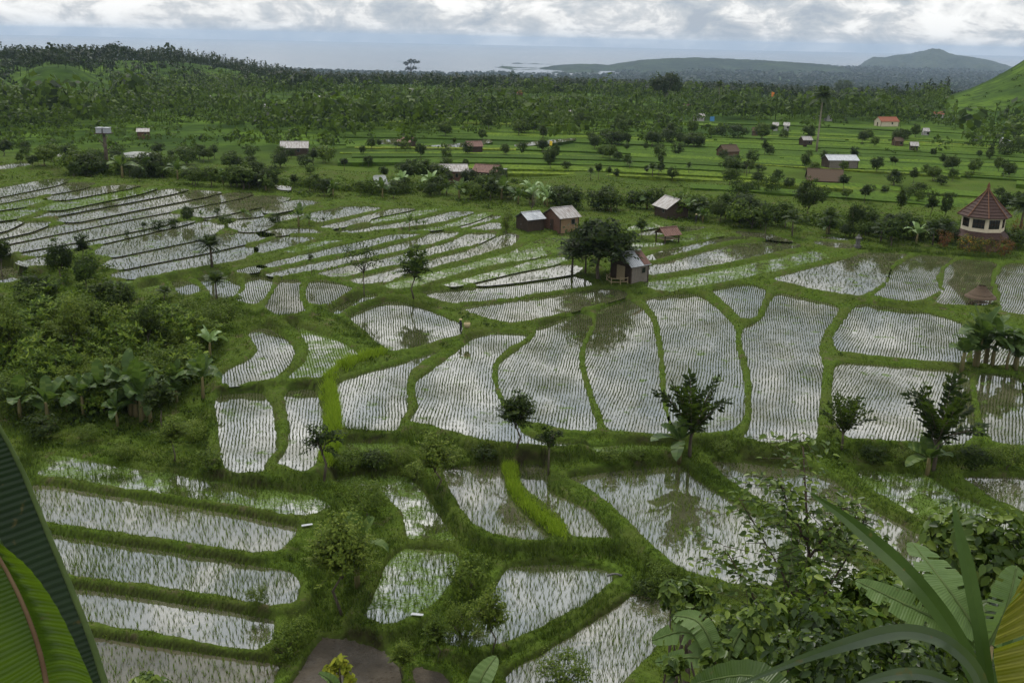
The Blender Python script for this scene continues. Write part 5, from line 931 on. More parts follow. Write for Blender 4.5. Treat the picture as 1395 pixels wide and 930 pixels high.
for a in [
 ('banana_clump', 1331, 499, 412, 'big clump of banana plants at the corner of the right paddies', 1.0), ('banana_clump', 1383, 498, 445, 'smaller banana clump at the right picture edge', .9), ('banana', 1352, 498, 432, 'single banana between the two banana clumps on the right', 1.0),
 ('fan', 1271, 640, 508, 'dark fan-leaved shrub on the right front bank', 1.0), ('banana', 1262, 648, 590, 'broad banana leaves at the foot of the right fan-leaved shrub', 1.3), ('fan', 940, 622, 508, 'dark fan-leaved shrub on the front bank with yellow fruit below', 1.0), ('banana', 925, 628, 560, 'banana leaning beside the central fan-leaved shrub', 1.3),
 ('fan', 1146, 612, 532, 'small fan-leaved shrub half hidden behind the foreground sapling', 1.0), ('feather_fine', 592, 668, 582, 'feathery tree at the left end of the front bank', 1.0), ('sparse', 440, 655, 574, 'sparse dark tree at the bottom of the lime-green strip', 1.0),
 ('bush_fine', 500, 702, 646, 'round green bush behind the tall front tree', 1.0), ('feather_big', 468, 838, 678, 'tall front tree with slim pale trunk left of centre', 1.0), ('banana', 487, 800, 690, 'old banana with brown stem behind the tall front tree', .8),
 ('feather_fine', 668, 890, 786, 'upright leafy tree at the bottom centre', .75), ('feather_fine', 594, 897, 826, 'small leaning pinnate tree at the bottom, left of the upright one', .95), ('feather_fine', 549, 924, 862, 'small tree standing on the bare mud plot edge', .9), ('bush_fine', 766, 936, 876, 'round green shrub at the bottom edge', 1.25),
 ('bush_fine', 352, 826, 792, 'small bush at the right end of the third front-left strip', .9), ('feather_fine', 237, 628, 560, 'feathery young tree in the garden below the thicket', 1.0), ('feather_dark', 222, 585, 508, 'darker feathery tree behind the garden one', .9),
 ('round_dark', 82, 385, 322, 'dark thin-leaved tree at the upper thicket edge', .75), ('feather_dark', 115, 358, 316, 'short-topped tree just right of the dark thicket tree', .9), ('round_mid', 118, 395, 346, 'round green tree below the dark thicket tree', .85), ('round_dark', 53, 432, 370, 'dark globe-shaped tree on the left of the thicket', 1.0), ('round_dark', 154, 444, 378, 'dark globe-shaped tree in the middle of the thicket', 1.05),
 ('feather_dark', 5, 380, 322, 'tree cut by the left picture edge above the thicket', .8), ('palmlet', 224, 414, 388, 'small palm at the upper right thicket corner', 1.1),
 ('banana_pale', 287, 486, 441, 'banana with pale arching leaves at the thicket edge', 1.0), ('banana', 277, 542, 476, 'banana on a bare stem beside the kidney-shaped paddy', .9), ('banana_clump', 240, 540, 488, 'banana clump in the right part of the thicket', .9),
 ('banana_clump', 180, 566, 478, 'tallest banana clump at the thicket front', .9), ('banana', 140, 562, 488, 'banana left of the tallest thicket clump', 1.1), ('banana', 115, 568, 505, 'banana in the middle of the thicket front', 1.0), ('banana', 66, 575, 512, 'banana near the left end of the thicket front', 1.1), ('banana', 28, 570, 505, 'leftmost banana of the thicket front', 1.15), ('banana', 92, 560, 508, 'banana with a yellowing leaf in the thicket front', 1.0),
 ('banana', 205, 575, 520, 'low banana right of the tallest thicket clump', 1.1), ('banana', 160, 580, 530, 'low banana below the tallest thicket clump', 1.0),
 ('round_dark', 1101, 296, 240, 'dark dense round tree behind the right terraces', .85), ('palmlet', 1079, 322, 284, 'palm-like tree on the path, right of the feathery one', .9), ('feather', 1042, 325, 278, 'feathery tree on the path right of the white-gabled hut', .8), ('round_dark', 1163, 322, 276, 'dark conical tree left of the reed hedge', .65),
 ('feather_dark', 1225, 300, 254, 'thin tree rising behind the reed hedge', .5), ('feather_dark', 1268, 300, 258, 'taller feathery tree left of the pavilion', .8), ('round_dark', 1287, 300, 262, 'dark slim tree touching the pavilion roof', .5), ('round_mid', 1214, 335, 298, 'glossy round shrub above the reed hedge', .95), ('banana_pale', 1248, 334, 302, 'banana with silvery leaves beside the glossy round shrub', 1.1),
 ('blossom_bush', 1318, 346, 317, 'yellow and orange flowering bush in front of the pavilion', 1.2), ('blossom_bush', 1345, 348, 322, 'second flowering bush right of the pavilion front', 1.1), ('red_bush', 1368, 350, 322, 'dark red-leaved bush at the right of the pavilion', .9), ('red_bush', 1285, 338, 312, 'dark red-leaved bush at the left of the pavilion', 1.0), ('palmlet', 1390, 310, 266, 'dark palm at the right edge behind the pavilion', 1.2),
 ('red_bush', 1383, 335, 295, 'tall rust-coloured bush at the right picture edge', .5),
 ('round_dark', 749, 233, 200, 'dark tree beside the yellow flag on the plain', .6), ('palm', 1112, 207, 120, 'tall coconut palm with pale trunk on the right', 1.0), ('palm', 979, 152, 111, 'coconut palm standing above the right village', 1.0),
 ('round_dark', 907, 142, 99, 'large dark round tree above the forest right of centre', 1.15), ('round_dark', 1148, 133, 109, 'round tree crown in front of the mountain gap', 1.3)]:
    plant_px(a[0], a[1], a[2], a[3], a[4], wide=a[5])
for u, v, tp, k, w_, lab in [(478,642,606,'bush_fine',1.2,'leafy bush at the left end of the ditch bank'),(512,640,610,'bush_dark',1.3,'dark bush on the ditch bank left of the feathery tree'),(548,636,604,'bush_fine',1.1,'bush between the ditch and the crooked paddy'),(618,634,604,'bush_fine',1.1,'bush just right of the left bank feathery tree'),
    (660,628,606,'bush_dark',1.4,'low dark bush left of the central feathery tree'),(832,630,608,'bush_bright',1.4,'bright low bush on the front bank right of centre'),(868,630,606,'bush_fine',1.3,'low bush left of the central fan-leaved shrub'),(985,622,596,'bush_fine',1.3,'low bush right of the central fan-leaved shrub'),(1190,632,604,'bush_dark',1.4,'dark low bush on the right front bank'),
    (1230,634,606,'bush_fine',1.2,'green low bush left of the right fan-leaved shrub'),(1328,640,604,'bush_dark',1.2,'dark bush right of the right fan-leaved shrub'),(1372,640,600,'bush_fine',1.2,'bush on the bank at the right picture edge'),(405,882,830,'bush_fine',1.0,'leafy bush between the lowest strips and the mud plot'),(385,895,852,'bush_bright',1.1,'bright weedy bush at the end of the open-water strip'),
    (640,812,752,'bush_bright',.9,'bushy grass clump between the weedy and the wide front paddy'),(628,868,812,'bush_fine',.9,'bush left of the upright bottom tree'),(565,655,628,'bush_fine',1.2,'bush hanging over the crooked paddy corner'),(905,800,760,'bush_fine',1.2,'leafy clump at the bund crossing left of the foreground sapling'),(880,812,784,'bush_dark',1.3,'dark clump below the bund crossing'),
    (165,626,598,'bush_fine',1.2,'low garden bush above the lily-dotted strip'),(285,640,606,'bush_bright',1.2,'garden bush left of the bold-rowed paddy'),(262,600,566,'bush_fine',1.2,'garden bush below the banana on the bare stem'),(60,600,560,'bush_dark',1.3,'dark bush below the leftmost banana'),(120,600,574,'bush_fine',1.3,'low bush below the thicket bananas')]: plant_px(k, u, v, tp, lab, wide=w_)
for u, v, tp, k, w_, lab in [(18,500,400,'feather_fine',.8,'tall feathery tree at the left of the thicket'),(105,500,398,'feather_fine',.7,'tall feathery tree rising from the thicket middle'),(205,492,404,'feather_fine_dark',.7,'tall dark feathery tree at the right of the thicket'),(262,468,418,'bush_fine',1.1,'rounded bush above the banana with pale leaves'),(300,448,404,'bush_fine',1.2,'rounded bush below the bean-shaped paddy'),(255,436,404,'bush_fine',1.2,'rounded bush below the small round paddy')]: plant_px(k, u, v, tp, lab, wide=w_)
# broad lone tree on the skyline
g = np.random.default_rng(5); p = ground(560, 112); s = px_m(p); hh = 32 * s; root = thing('lone_tree', 'broad lone tree with open crown on the skyline', 'tree', p)
parts = [crown_broad(g, (5.5 * s, 5.5 * s, 3.5 * s), hh - 5 * s, 16, 14, 2.2 * s, .6), ]
for ox, oz in ((-7, 24), (7, 27), (-4, 17), (5, 18)):
    V, F_ = crown_broad(g, (4.5 * s, 4.5 * s, 3 * s), oz * s, 12, 12, 2.0 * s, .6); V[:, 0] += ox * s; parts.append((V, F_))
b = MB(); b.tube([(0, 0, -1), (0, 0, hh * .5), (0, 0, hh * .8)], [s, .7 * s, .4 * s], 7); [b.tube([(0, 0, hh * .45), (ox * s, 0, oz * s)], [.5 * s, .2 * s], 5) for ox, oz in ((-7, 24), (7, 27), (-4, 17), (5, 18))]; b.build('trunk', M['bark'], root)
V, F_ = merge(parts); ob('crown', mesh('crown', V, F_, M['forest']), root)

# belts of trees: spots spread along a line in the picture, numbered from the left
def belt(line, n, kinds, hpx, where, group, seed, dv=5, tmul=1.0, wide=(.9, 1.3)):
    g = np.random.default_rng(seed); line = np.array(line, float); us = np.sort(g.uniform(line[0, 0], line[-1, 0], n)); cnt = {}
    for u in us:
        v = np.interp(u, line[:, 0], line[:, 1]) + g.uniform(-dv, dv); k = kinds[g.integers(len(kinds))]; h = g.uniform(*hpx); c = {'bush': 'bush', 'bush_dark': 'bush', 'bush_bright': 'bush', 'banana': 'banana', 'banana_clump': 'banana clump', 'banana_pale': 'pale banana', 'palmlet': 'small palm', 'cassava': 'cassava shrub'}.get(k, 'tree')
        ad = {'bush_dark': 'dark ', 'bush_bright': 'bright ', 'round_dark': 'dark round ', 'round_mid': 'green round ', 'feather': 'feathery ', 'feather_dark': 'dark feathery ', 'wispy': 'wispy ', 'sparse': 'slim '}.get(k, '')
        key = ad + c; cnt[key] = cnt.get(key, 0) + 1
        plant_px(k, u, v, v - h, '%s%s, %s of its kind from left, %s' % (ad, c, ORD[cnt[key] - 1], where), wide=g.uniform(*wide), group=group)
belt([(100,238),(160,240),(250,247),(345,256),(480,266),(540,268)], 56, ['round_dark', 'round_mid', 'bush', 'bush_dark', 'feather_dark', 'bush_dark', 'round_mid', 'palmlet', 'banana'], (15, 36), 'hedge behind the upper-left terraces', 'hedge behind the upper-left terraces', 201)
belt([(535,262),(600,268),(700,272),(780,282),(880,288),(960,294)], 44, ['bush_dark', 'banana', 'bush', 'feather_dark', 'round_mid', 'banana', 'banana_pale', 'bush_dark'], (16, 36), 'stream hedge behind the brick hut', 'stream hedge behind the huts', 202)
belt([(540,250),(575,252),(620,258),(700,262)], 10, ['round_mid', 'round_dark', 'bush_dark', 'feather_dark'], (16, 34), 'trees around the two barns', 'trees around the two barns', 203)
belt([(930,298),(1000,304),(1100,314),(1200,324),(1290,332),(1395,338)], 44, ['bush_dark', 'round_dark', 'bush', 'feather_dark', 'banana', 'round_mid', 'palmlet'], (18, 42), 'hedge behind the right terraces', 'hedge behind the right terraces', 204)
belt([(780,243),(850,243),(940,241),(1040,238)], 14, ['palmlet', 'feather_dark', 'sparse', 'feather_dark'], (13, 24), 'row of field trees on the plain', 'row of field trees on the plain', 205, 4, wide=(.7, 1.0))
belt([(470,206),(600,210),(760,214),(900,205)], 18, ['round_dark', 'round_mid', 'feather_dark', 'bush_dark'], (11, 22), 'scattered on the middle of the plain', 'trees on the middle of the plain', 206, 12, wide=(.7, 1.0))
belt([(5,216),(120,222),(260,222),(400,226),(470,232)], 44, ['round_dark', 'round_mid', 'feather_dark', 'bush_dark', 'bush'], (12, 26), 'orchard behind the upper-left hedge', 'orchard behind the upper-left hedge', 207, 10)
belt([(800,196),(860,198),(920,197),(960,200)], 14, ['bush_dark', 'round_dark'], (14, 22), 'dark clump on the plain', 'dark clump of trees on the plain', 208, 3)
belt([(980,228),(1100,232),(1250,240),(1390,236)], 20, ['round_dark', 'feather_dark', 'bush_dark', 'round_mid'], (12, 26), 'right-hand fields', 'trees in the right-hand fields', 209, 14, wide=(.8, 1.1))
belt([(480,226),(640,222),(800,226),(1000,224),(1200,230),(1390,232)], 44, ['round_dark', 'feather_dark', 'bush_dark', 'round_mid', 'palmlet', 'bush'], (10, 24), 'dotted over the far fields', 'trees dotted over the far fields', 210, 24, wide=(.7, 1.1))
belt([(960,262),(1060,262),(1180,270),(1280,276),(1390,280)], 30, ['bush_dark', 'round_mid', 'feather_dark', 'bush', 'round_dark'], (10, 26), 'right fields beside the stream', 'trees in the right fields beside the stream', 211, 12, wide=(.8, 1.2))
belt([(600,190),(760,182),(900,186),(1060,190),(1240,196),(1390,206)], 40, ['round_dark', 'round_mid', 'bush_dark', 'feather_dark'], (12, 26), 'back edge of the plain', 'trees along the back edge of the plain', 212, 9, wide=(.8, 1.2))
# the cassava thicket on the left slope
tg = np.random.default_rng(9); TH = np.array([(-20,405),(40,425),(110,435),(190,430),(250,432),(300,450),(290,480),(262,520),(210,545),(110,550),(-20,545)], float); cn_ = []
while len(cn_) < 56:
    q_ = np.array([tg.uniform(-20, 300), tg.uniform(425, 548)])
    if inside(q_[None], TH)[0] and all(abs(q_[0] - o[0]) > 12 or abs(q_[1] - o[1]) > 11 for o in cn_): cn_.append(q_)
for i, q_ in enumerate(sorted(cn_, key=lambda q_: q_[0])): plant_px(['cassava', 'cassava', 'cassava', 'feather_fine', 'cassava', 'bush_fine'][i % 6], q_[0], q_[1] + 18, q_[1] - tg.uniform(16, 52), 'leafy %s, %s plant from the left in the dense thicket' % (['cassava shrub', 'cassava shrub', 'cassava shrub', 'feathery tree', 'cassava shrub', 'bush'][i % 6], ORD[i]), wide=tg.uniform(.85, 1.15), group='cassava shrubs of the thicket')
# ------------------------------------------------------------------ masses nobody could count
def scatter(n, az0, az1, d0, d1, g, power=1.0):
    a = np.radians(g.uniform(az0, az1, n)); d = (g.uniform(0, 1, n) ** power) * (d1 - d0) + d0; return np.sin(a) * d, np.cos(a) * d, d
def clouds(P, Rr, nl, leaf, g, squash=.8):
    d = fib(len(P) * nl, g); d[:, 2] = np.abs(d[:, 2]) * 1.1 - .15; c = np.repeat(P, nl, 0); r = np.repeat(Rr, nl)
    lump = 1 + .35 * np.sin(np.arctan2(d[:, 1], d[:, 0]) * 3 + np.repeat(g.uniform(0, 6, len(P)), nl)) * g.uniform(.3, 1, len(d))
    p = c + d * (r * g.uniform(.45, 1, len(d)) ** .5 * lump)[:, None] * np.array([1, 1, squash]); o = nrm(d + fib(len(d), g) * .5); ax = nrm(np.cross(o, fib(len(d), g)))
    L = leaf * r * g.uniform(.6, 1.3, len(d)); return leaf_quads(p - ax * L[:, None] * .5, ax, o, L, L * .75)
def far_palms(P, Hh, g, nf=9):
    """slim trunk and drooping fronds, a few faces each"""
    n = len(P); top = P + np.stack([g.normal(0, .05, n) * Hh, 0 * Hh, Hh * .86], 1); w = (Hh * .016)[:, None] * np.array([1, 0, 0]); V = [np.stack([P - w, P + w, top + w * .7, top - w * .7], 1).reshape(-1, 3)]
    C = np.repeat(top, nf, 0); a = np.tile(np.arange(nf) * 2.4, n) + g.uniform(0, 6, n * nf); el = np.tile(np.linspace(-.5, 1.2, nf), n); L = np.repeat(Hh, nf) * .24 * g.uniform(.8, 1.2, n * nf)
    D = np.stack([np.cos(a) * np.cos(el), np.sin(a) * np.cos(el), np.sin(el)], 1); M1 = C + D * (L * .6)[:, None]; S = nrm(np.cross(D, np.array([0.01, 0, 1.0]))) * (L * .17)[:, None]
    T = C + D * L[:, None] + np.array([0, 0, -1.0]) * (L * .38)[:, None]
    V.append(np.stack([C, M1 - S, T, M1 + S], 1).reshape(-1, 3)); V = np.concatenate(V); return V, np.arange(len(V)).reshape(-1, 4)
g = np.random.default_rng(301)
def leftness(x, y): return sm(-np.degrees(np.arctan2(x, y)), 8, 18)
# forest of palms and broadleaf trees
x, y, d = scatter(13000, -33, 33, 640, 1750, g, .9)
knoll = on_plane([(78, 104)], 4)[0]; kd = np.hypot(x - knoll[0], (y - knoll[1]) * .55); az = np.degrees(np.arctan2(x, y))
dens = sm(d, 660, 900) * (.7 + .5 * vnoise(x, y, 70, 41) + .5 * vnoise(x, y, 190, 50)) + .35 * leftness(x, y); keep = (g.random(len(x)) < dens) & (kd > 31) & ~((az > 22.6) & (d < 1300))
x, y, d = x[keep], y[keep], d[keep]; P = np.stack([x, y, hz(x, y)], 1); pal = g.random(len(x)) < .40
hb = g.uniform(4.5, 11, len(x)) * (1 + .45 * vnoise(x, y, 120, 42)) * np.where(g.random(len(x)) < .06, 1.5, 1); q1 = clouds(P[~pal] + np.array([0, 0, 1]) * (hb[~pal] * .55)[:, None], hb[~pal] * .55, 31, .43, g, .9)
q2 = far_palms(P[pal], g.uniform(9, 15, pal.sum()), g)
V, F_ = merge([q1, q2]); ob('forest', mesh('forest', V, F_, M['forest']), kind='stuff', label='dark forest of palms and broadleaf trees beyond the plain')
# woods further off, down to the coast
x, y, d = scatter(11000, -33, 33, 1700, 8500, g, 1.3); P = np.stack([x, y, hz(x, y)], 1); k = P[:, 2] > SEA_Z - 4; P, d = P[k], d[k]
V, F_ = clouds(P + np.array([0, 0, 3.0]), 6 + d * .0035, 9, .85, g, .6); ob('far_woods', mesh('far_woods', V, F_, M['forest']), kind='stuff', label='hazy far woods stretching to the foot of the hills')
# trees and bushes of the village plain, too many to single out
x, y, d = scatter(13500, -32, 32, 285, 780, g, .85); az = np.degrees(np.arctan2(x, y)); v = sm(d, 320, 440); L_ = leftness(x, y)
dens = .12 + .42 * v + .30 * L_ * sm(d, 300, 340) + .55 * vnoise(x, y, 42, 43) * (v > .02) + 1.0 * vnoise(x, y, 130, 49) * v + .25 * sm(d, 560, 700) - .3 * (1 - v) * (az > -9) * (az < 30) + .35 * (1 - v) * np.clip(vnoise(x, y, 25, 53), 0, 1); dens = np.where((kd_ := np.hypot(x - knoll[0], (y - knoll[1]) * .55)) < 31, 0, dens)
kaz = np.degrees(np.arctan2(*knoll)); k = (g.random(len(x)) < dens) & ~((az > 22.6) & (d > 540)) & ~((np.abs(az - kaz) < 2.6) & (d > 540)); x, y, d = x[k], y[k], d[k]; P = np.stack([x, y, hz(x, y)], 1); hb = g.uniform(2.2, 7.0, len(x)) * (1 + .5 * vnoise(x, y, 60, 48)) * np.where(g.random(len(x)) < .07, 1.8, 1) * (.7 + .45 * v[k]); pal = (g.random(len(x)) < .10) & (d > 380)
V, F_ = merge([clouds(P[~pal] + np.array([0, 0, 1]) * (hb[~pal] * .5)[:, None], hb[~pal] * .54, 27, .44, g, .9), far_palms(P[pal], g.uniform(8, 13, pal.sum()), g, 12)])
xs_, ys_, ds_ = scatter(420, 22.4, 34, 560, 1000, g); ks_ = vnoise(xs_, ys_, 40, 54) > -.1; xs_, ys_ = xs_[ks_], ys_[ks_]; V, F_ = merge([(V, F_), clouds(np.stack([xs_, ys_, hz(xs_, ys_) + .4], 1), g.uniform(.7, 2.1, len(xs_)), 26, .42, g, .8)])
ob('plain_trees', mesh('plain_trees', V, F_, M['scrub']), kind='stuff', label='scattered orchard trees and bushes of the village plain')
# undergrowth: hedge bottoms, thicket floor, slope below the camera
us, vs, rr = [], [], []
def fill(poly, n, r0, r1):
    poly = np.array(poly, float); lo, hi = poly.min(0), poly.max(0); P = g.uniform(lo, hi, (n * 3, 2)); P = P[inside(P, poly)][:n]; return P, g.uniform(r0, r1, len(P))
UG = []
for poly, n, r0, r1 in [([(100,236),(250,244),(345,253),(540,266),(560,262),(480,256),(345,246),(250,238),(110,230)], 300, .8, 2.0), ([(535,258),(700,268),(880,284),(960,290),(1100,308),(1290,328),(1400,336),(1400,322),(1290,312),(1100,294),(960,278),(800,268),(650,256),(540,252)], 520, .7, 1.9),
                        ([(-20,400),(60,420),(150,425),(300,450),(290,490),(262,530),(210,560),(100,575),(-20,575)], 190, .6, 1.2), ([(0,345),(130,350),(180,395),(180,420),(60,420),(-10,400)], 60, .6, 1.2), ([(190,400),(330,412),(330,436),(300,445),(220,425)], 40, .4, .8)]:
    pp, rr_ = fill(poly, n, r0, r1)
    for (a, b_), r_ in zip(pp, rr_): q_ = ground(a, b_); UG.append((*q_, r_))
UG = np.array(UG); bd = grid(BG, UG[:, 0], UG[:, 1]); UG = UG[bd > .5]; V, F_ = clouds(UG[:, :3] + np.array([0, 0, .25]), UG[:, 3], 60, .32, g, .85)
ob('undergrowth', mesh('undergrowth', V, F_, M['leaf_mid']), kind='stuff', label='tangled undergrowth along hedges and in the thicket')
# weeds and low leafy plants between the fields
n = 16000; a = g.uniform(math.radians(-31), math.radians(31), n); d = np.exp(g.uniform(math.log(40), math.log(235), n)); x, y = np.sin(a) * d, np.cos(a) * d; bd = grid(BG, x, y); k = (bd > .75) & (g.random(n) < .35 + .8 * vnoise(x, y, 5, 46)); x, y = x[k], y[k]
rr = g.uniform(.15, .5, len(x)) * (1 + .6 * vnoise(x, y, 9, 47)) * np.where(grid(BG, x, y) > 2.2, 1.5, 1); V, F_ = clouds(np.stack([x, y, hz(x, y) + .05], 1), rr, 20, .45, g, .8); ob('weeds', mesh('weeds', V, F_, M['scrub']), kind='stuff', label='low leafy weeds on the banks between the paddies')
# short grass on the bunds and banks
n = 440000; a = g.uniform(math.radians(-31), math.radians(31), n); d = np.exp(g.uniform(math.log(38), math.log(262), n)); d = 38 + (d - 38) * .95; x, y = np.sin(a) * d, np.cos(a) * d
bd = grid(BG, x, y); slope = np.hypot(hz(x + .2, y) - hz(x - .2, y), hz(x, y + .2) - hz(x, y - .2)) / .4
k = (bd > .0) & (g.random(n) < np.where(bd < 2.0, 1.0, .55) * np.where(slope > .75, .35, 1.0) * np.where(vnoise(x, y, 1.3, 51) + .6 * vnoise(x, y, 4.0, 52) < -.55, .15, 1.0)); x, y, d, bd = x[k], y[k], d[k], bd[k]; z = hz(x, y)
V, F_ = blades(np.stack([x, y, z - .03], 1), (.13 + .10 * np.clip(bd, 0, 2.0) * .6) * g.uniform(.6, 1.3, len(x)) * (1 + .5 * vnoise(x, y, 2.5, 44)), .03 + d * .00055, 2, .7, g)
ob('bund_grass', mesh('bund_grass', V, F_, M['grass']), kind='stuff', label='short green grass covering the bunds and banks')
# tall grass on the banks, along lines in the picture
def grass_line(name, label, lines, m, dens, h, wide, wpx=.045):
    P_, H_ = [], []
    for ln, hm in lines:
        ln = np.array(ln, float); G3 = np.array([ground(*q_) for q_ in ln]); seg = np.hypot(*np.diff(G3[:, :2], axis=0).T); cum = np.concatenate([[0], np.cumsum(seg)]); n = int(cum[-1] * dens * wide); tt = g.uniform(0, cum[-1], n)
        px2 = np.stack([np.interp(tt, cum, G3[:, 0]), np.interp(tt, cum, G3[:, 1])], 1) + g.normal(0, wide * .45, (n, 2)); bd = grid(BG, px2[:, 0], px2[:, 1]); px2 = px2[bd > -.05]; P_.append(np.concatenate([px2, hz(px2[:, 0], px2[:, 1])[:, None] - .03], 1)); H_.append(h * hm * g.uniform(.5, 1.2, len(px2)) * (1 + .4 * vnoise(px2[:, 0], px2[:, 1], 1.6, 45)))
    P_, H_ = np.concatenate(P_), np.concatenate(H_); V, F_ = blades(P_, H_, wpx, 4, .55, g); return V, F_
V, F_ = grass_line('', '', [([(470,590),(540,594),(580,600),(620,612),(660,622),(705,620),(760,622),(830,622),(900,620),(950,612),(1000,606),(1040,612),(1100,618),(1160,612),(1230,618),(1300,622),(1395,622)], 1.15),
    ([(455,632),(500,636),(560,640),(600,628)], 1.2), ([(440,690),(470,720),(490,750),(480,790),(470,830),(440,860)], 1.2), ([(415,760),(430,790),(440,830),(420,860),(400,880)], 1.2), ([(575,660),(600,695),(620,725),(650,745),(700,755),(760,752),(800,748),(850,752)], 1.3), ([(640,760),(650,790),(640,815),(625,850),(640,900),(670,905)], 1.6),
    ([(745,670),(800,700),(850,745),(890,775),(930,800),(960,815)], 1.1), ([(840,800),(800,830),(760,855),(700,885),(660,900)], 1.0), ([(545,745),(530,740),(510,780),(500,820),(490,850)], .9), ([(480,850),(530,862),(570,860),(600,892)], .9), ([(80,605),(130,615),(200,628),(290,645),(340,655),(400,660),(440,665)], .8),
    ([(945,635),(1000,672),(1060,706),(1110,735)], .8), ([(1150,650),(1210,690),(1270,726)], .7), ([(30,570),(45,600),(40,630),(30,660)], 1.3), ([(300,560),(280,600),(260,640),(240,630)], .8), ([(440,425),(470,440),(495,458),(520,478)], .8), ([(340,440),(370,440),(400,450)], .6), ([(1180,340),(1230,342),(1290,347),(1360,352)], 1.7), ([(240,415),(290,420),(330,425),(400,436)], .9)], 'x', 34, .46, 1.0)
ob('tall_grass', mesh('tall_grass', V, F_, M['grass_tall']), kind='stuff', label='tall dark green grass on banks and bund ends')
V, F_ = grass_line('', '', [([(446,505),(452,530),(456,560),(452,595),(446,630)], 1.0)], 'x', 110, .75, .9)
ob('tall_grass_strip', mesh('tall_grass_strip', V, F_, M['grass_lime']), kind='stuff', label='lime-green tall grass strip beside the first main paddy')
V, F_ = grass_line('', '', [([(464,500),(480,493),(500,487),(522,479)], 1.0)], 'x', 170, .95, .7)
ob('rice_nursery', mesh('rice_nursery', V, F_, M['grass_lime']), label='bright lime-green nursery strip of tall rice shoots left of the farmer', category='rice nursery')
V, F_ = grass_line('', '', [([(692,632),(694,655),(704,675),(730,697),(752,715),(764,728)], 1.0)], 'x', 170, .50, .9)
ob('grass_ridge', mesh('grass_ridge', V, F_, M['grass_lime']), label='bright lime-green grassy ridge between two front paddies', category='grass ridge')
P = ground(150, 655); n = 260; q_ = np.stack([P[0] + g.normal(0, 1.1, n), P[1] + g.normal(0, .45, n)], 1); V, F_ = blades(np.concatenate([q_, np.full((n, 1), -1.42)], 1), np.full(n, .8) * g.uniform(.5, 1.1, n), .04, 4, .25, g)
ob('rush_tuft', mesh('rush_tuft', V, F_, M['grass_tall']), label='tuft of tall rushes in the lily-dotted strip', category='rushes')
# ------------------------------------------------------------------ plants on the slope right below the camera
def leafsheet(name, c1, c2, c3, trans, gloss=.35, rough=.35, ribs=60):
    t = NT(name); o = t.obj(); uv = t.n('ShaderNodeUVMap').outputs[0]; sp_ = t.n('ShaderNodeSeparateXYZ'); t.l(uv, sp_.inputs[0])
    wv = t.math('SINE', t.math('MULTIPLY', t.math('ADD', sp_.outputs[0], t.math('MULTIPLY', t.noise(o, 3, 2), .03)), ribs * 6.28)); f = t.noise(o, 5, 5, .6); f2 = t.noise(o, 40, 3)
    c = t.mix(t.ramp(f, [(.3, 0.0), (.7, 1.0)]), c1, c2); c = t.mix(t.math('MULTIPLY', t.math('ADD', wv, 1.0), .09), c, c3); c = t.mix(t.ramp(f2, [(.66, 0.0), (.74, .7)]), c, (.09, .07, .02)); ed = t.ramp(t.math('ADD', sp_.outputs[1], t.math('MULTIPLY', t.noise(o, 14, 4), .22)), [(1.02, 0.0), (1.12, .6)]); c = t.mix(ed, c, (.12, .09, .03))
    p = t.pbr(c, rough, gloss, t.bump(t.math('ADD', wv, t.math('MULTIPLY', f2, 1.2)), .25, .004)); tr = t.n('ShaderNodeBsdfTranslucent'); t.l(t.mix(.45, c, (.16, .26, .01)), tr.inputs['Color'])
    mx = t.n('ShaderNodeMixShader'); mx.inputs[0].default_value = trans; t.l(p, mx.inputs[1]); t.l(tr.outputs[0], mx.inputs[2]); return t.done(mx.outputs[0])
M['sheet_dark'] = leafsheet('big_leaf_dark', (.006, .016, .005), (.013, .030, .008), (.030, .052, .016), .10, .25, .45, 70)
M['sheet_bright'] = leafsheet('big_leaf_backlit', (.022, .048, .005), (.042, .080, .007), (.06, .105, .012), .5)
M['sheet_yellow'] = leafsheet('big_leaf_yellowing', (.14, .15, .010), (.20, .19, .012), (.26, .24, .02), .5)
M['sheet_pale'] = leafsheet('big_leaf_pale', (.07, .12, .03), (.12, .18, .055), (.17, .235, .085), .35, .15)
M['strap'] = leafsheet('strap_leaf', (.016, .034, .006), (.032, .060, .010), (.05, .085, .018), .25, .08, .5, 2)
M['strap_grey'] = leafsheet('strap_leaf_shiny', (.03, .05, .022), (.055, .08, .035), (.09, .115, .06), .2, .35, .35, 2)
M['midrib'] = plain('midrib', (.09, .05, .025), (.15, .10, .05), 8); M['midrib_green'] = plain('midrib_green', (.045, .07, .018), (.08, .11, .03), 8)
M['stalk_dry'] = plain('dry_stalk', (.045, .04, .03), (.10, .085, .06), 20)
M['leaf_near'] = leafmat('leaf_near', (.024, .046, .007), (.062, .104, .013), (.15, .205, .028), gloss=.22, per_object=.15, rough=.38)
M['leaf_near_lime'] = leafmat('leaf_near_lime', (.035, .065, .009), (.075, .130, .014), (.17, .22, .028), gloss=.22, per_object=.15, rough=.38)
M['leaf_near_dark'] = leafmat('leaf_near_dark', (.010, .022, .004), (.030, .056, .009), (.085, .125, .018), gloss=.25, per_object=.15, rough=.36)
def smooth_line(P, n):
    P = np.asarray(P, float); t0 = np.arange(len(P)); tt = np.linspace(0, len(P) - 1, n); out = []
    for x in tt:
        i = min(int(x), len(P) - 2); f = x - i; a, b, c, d = P[max(i - 1, 0)], P[i], P[i + 1], P[min(i + 2, len(P) - 1)]
        out.append(.5 * ((2 * b) + (-a + c) * f + (2 * a - 5 * b + 4 * c - d) * f * f + (-a + 3 * b - 3 * c + d) * f ** 3))
    return np.array(out)
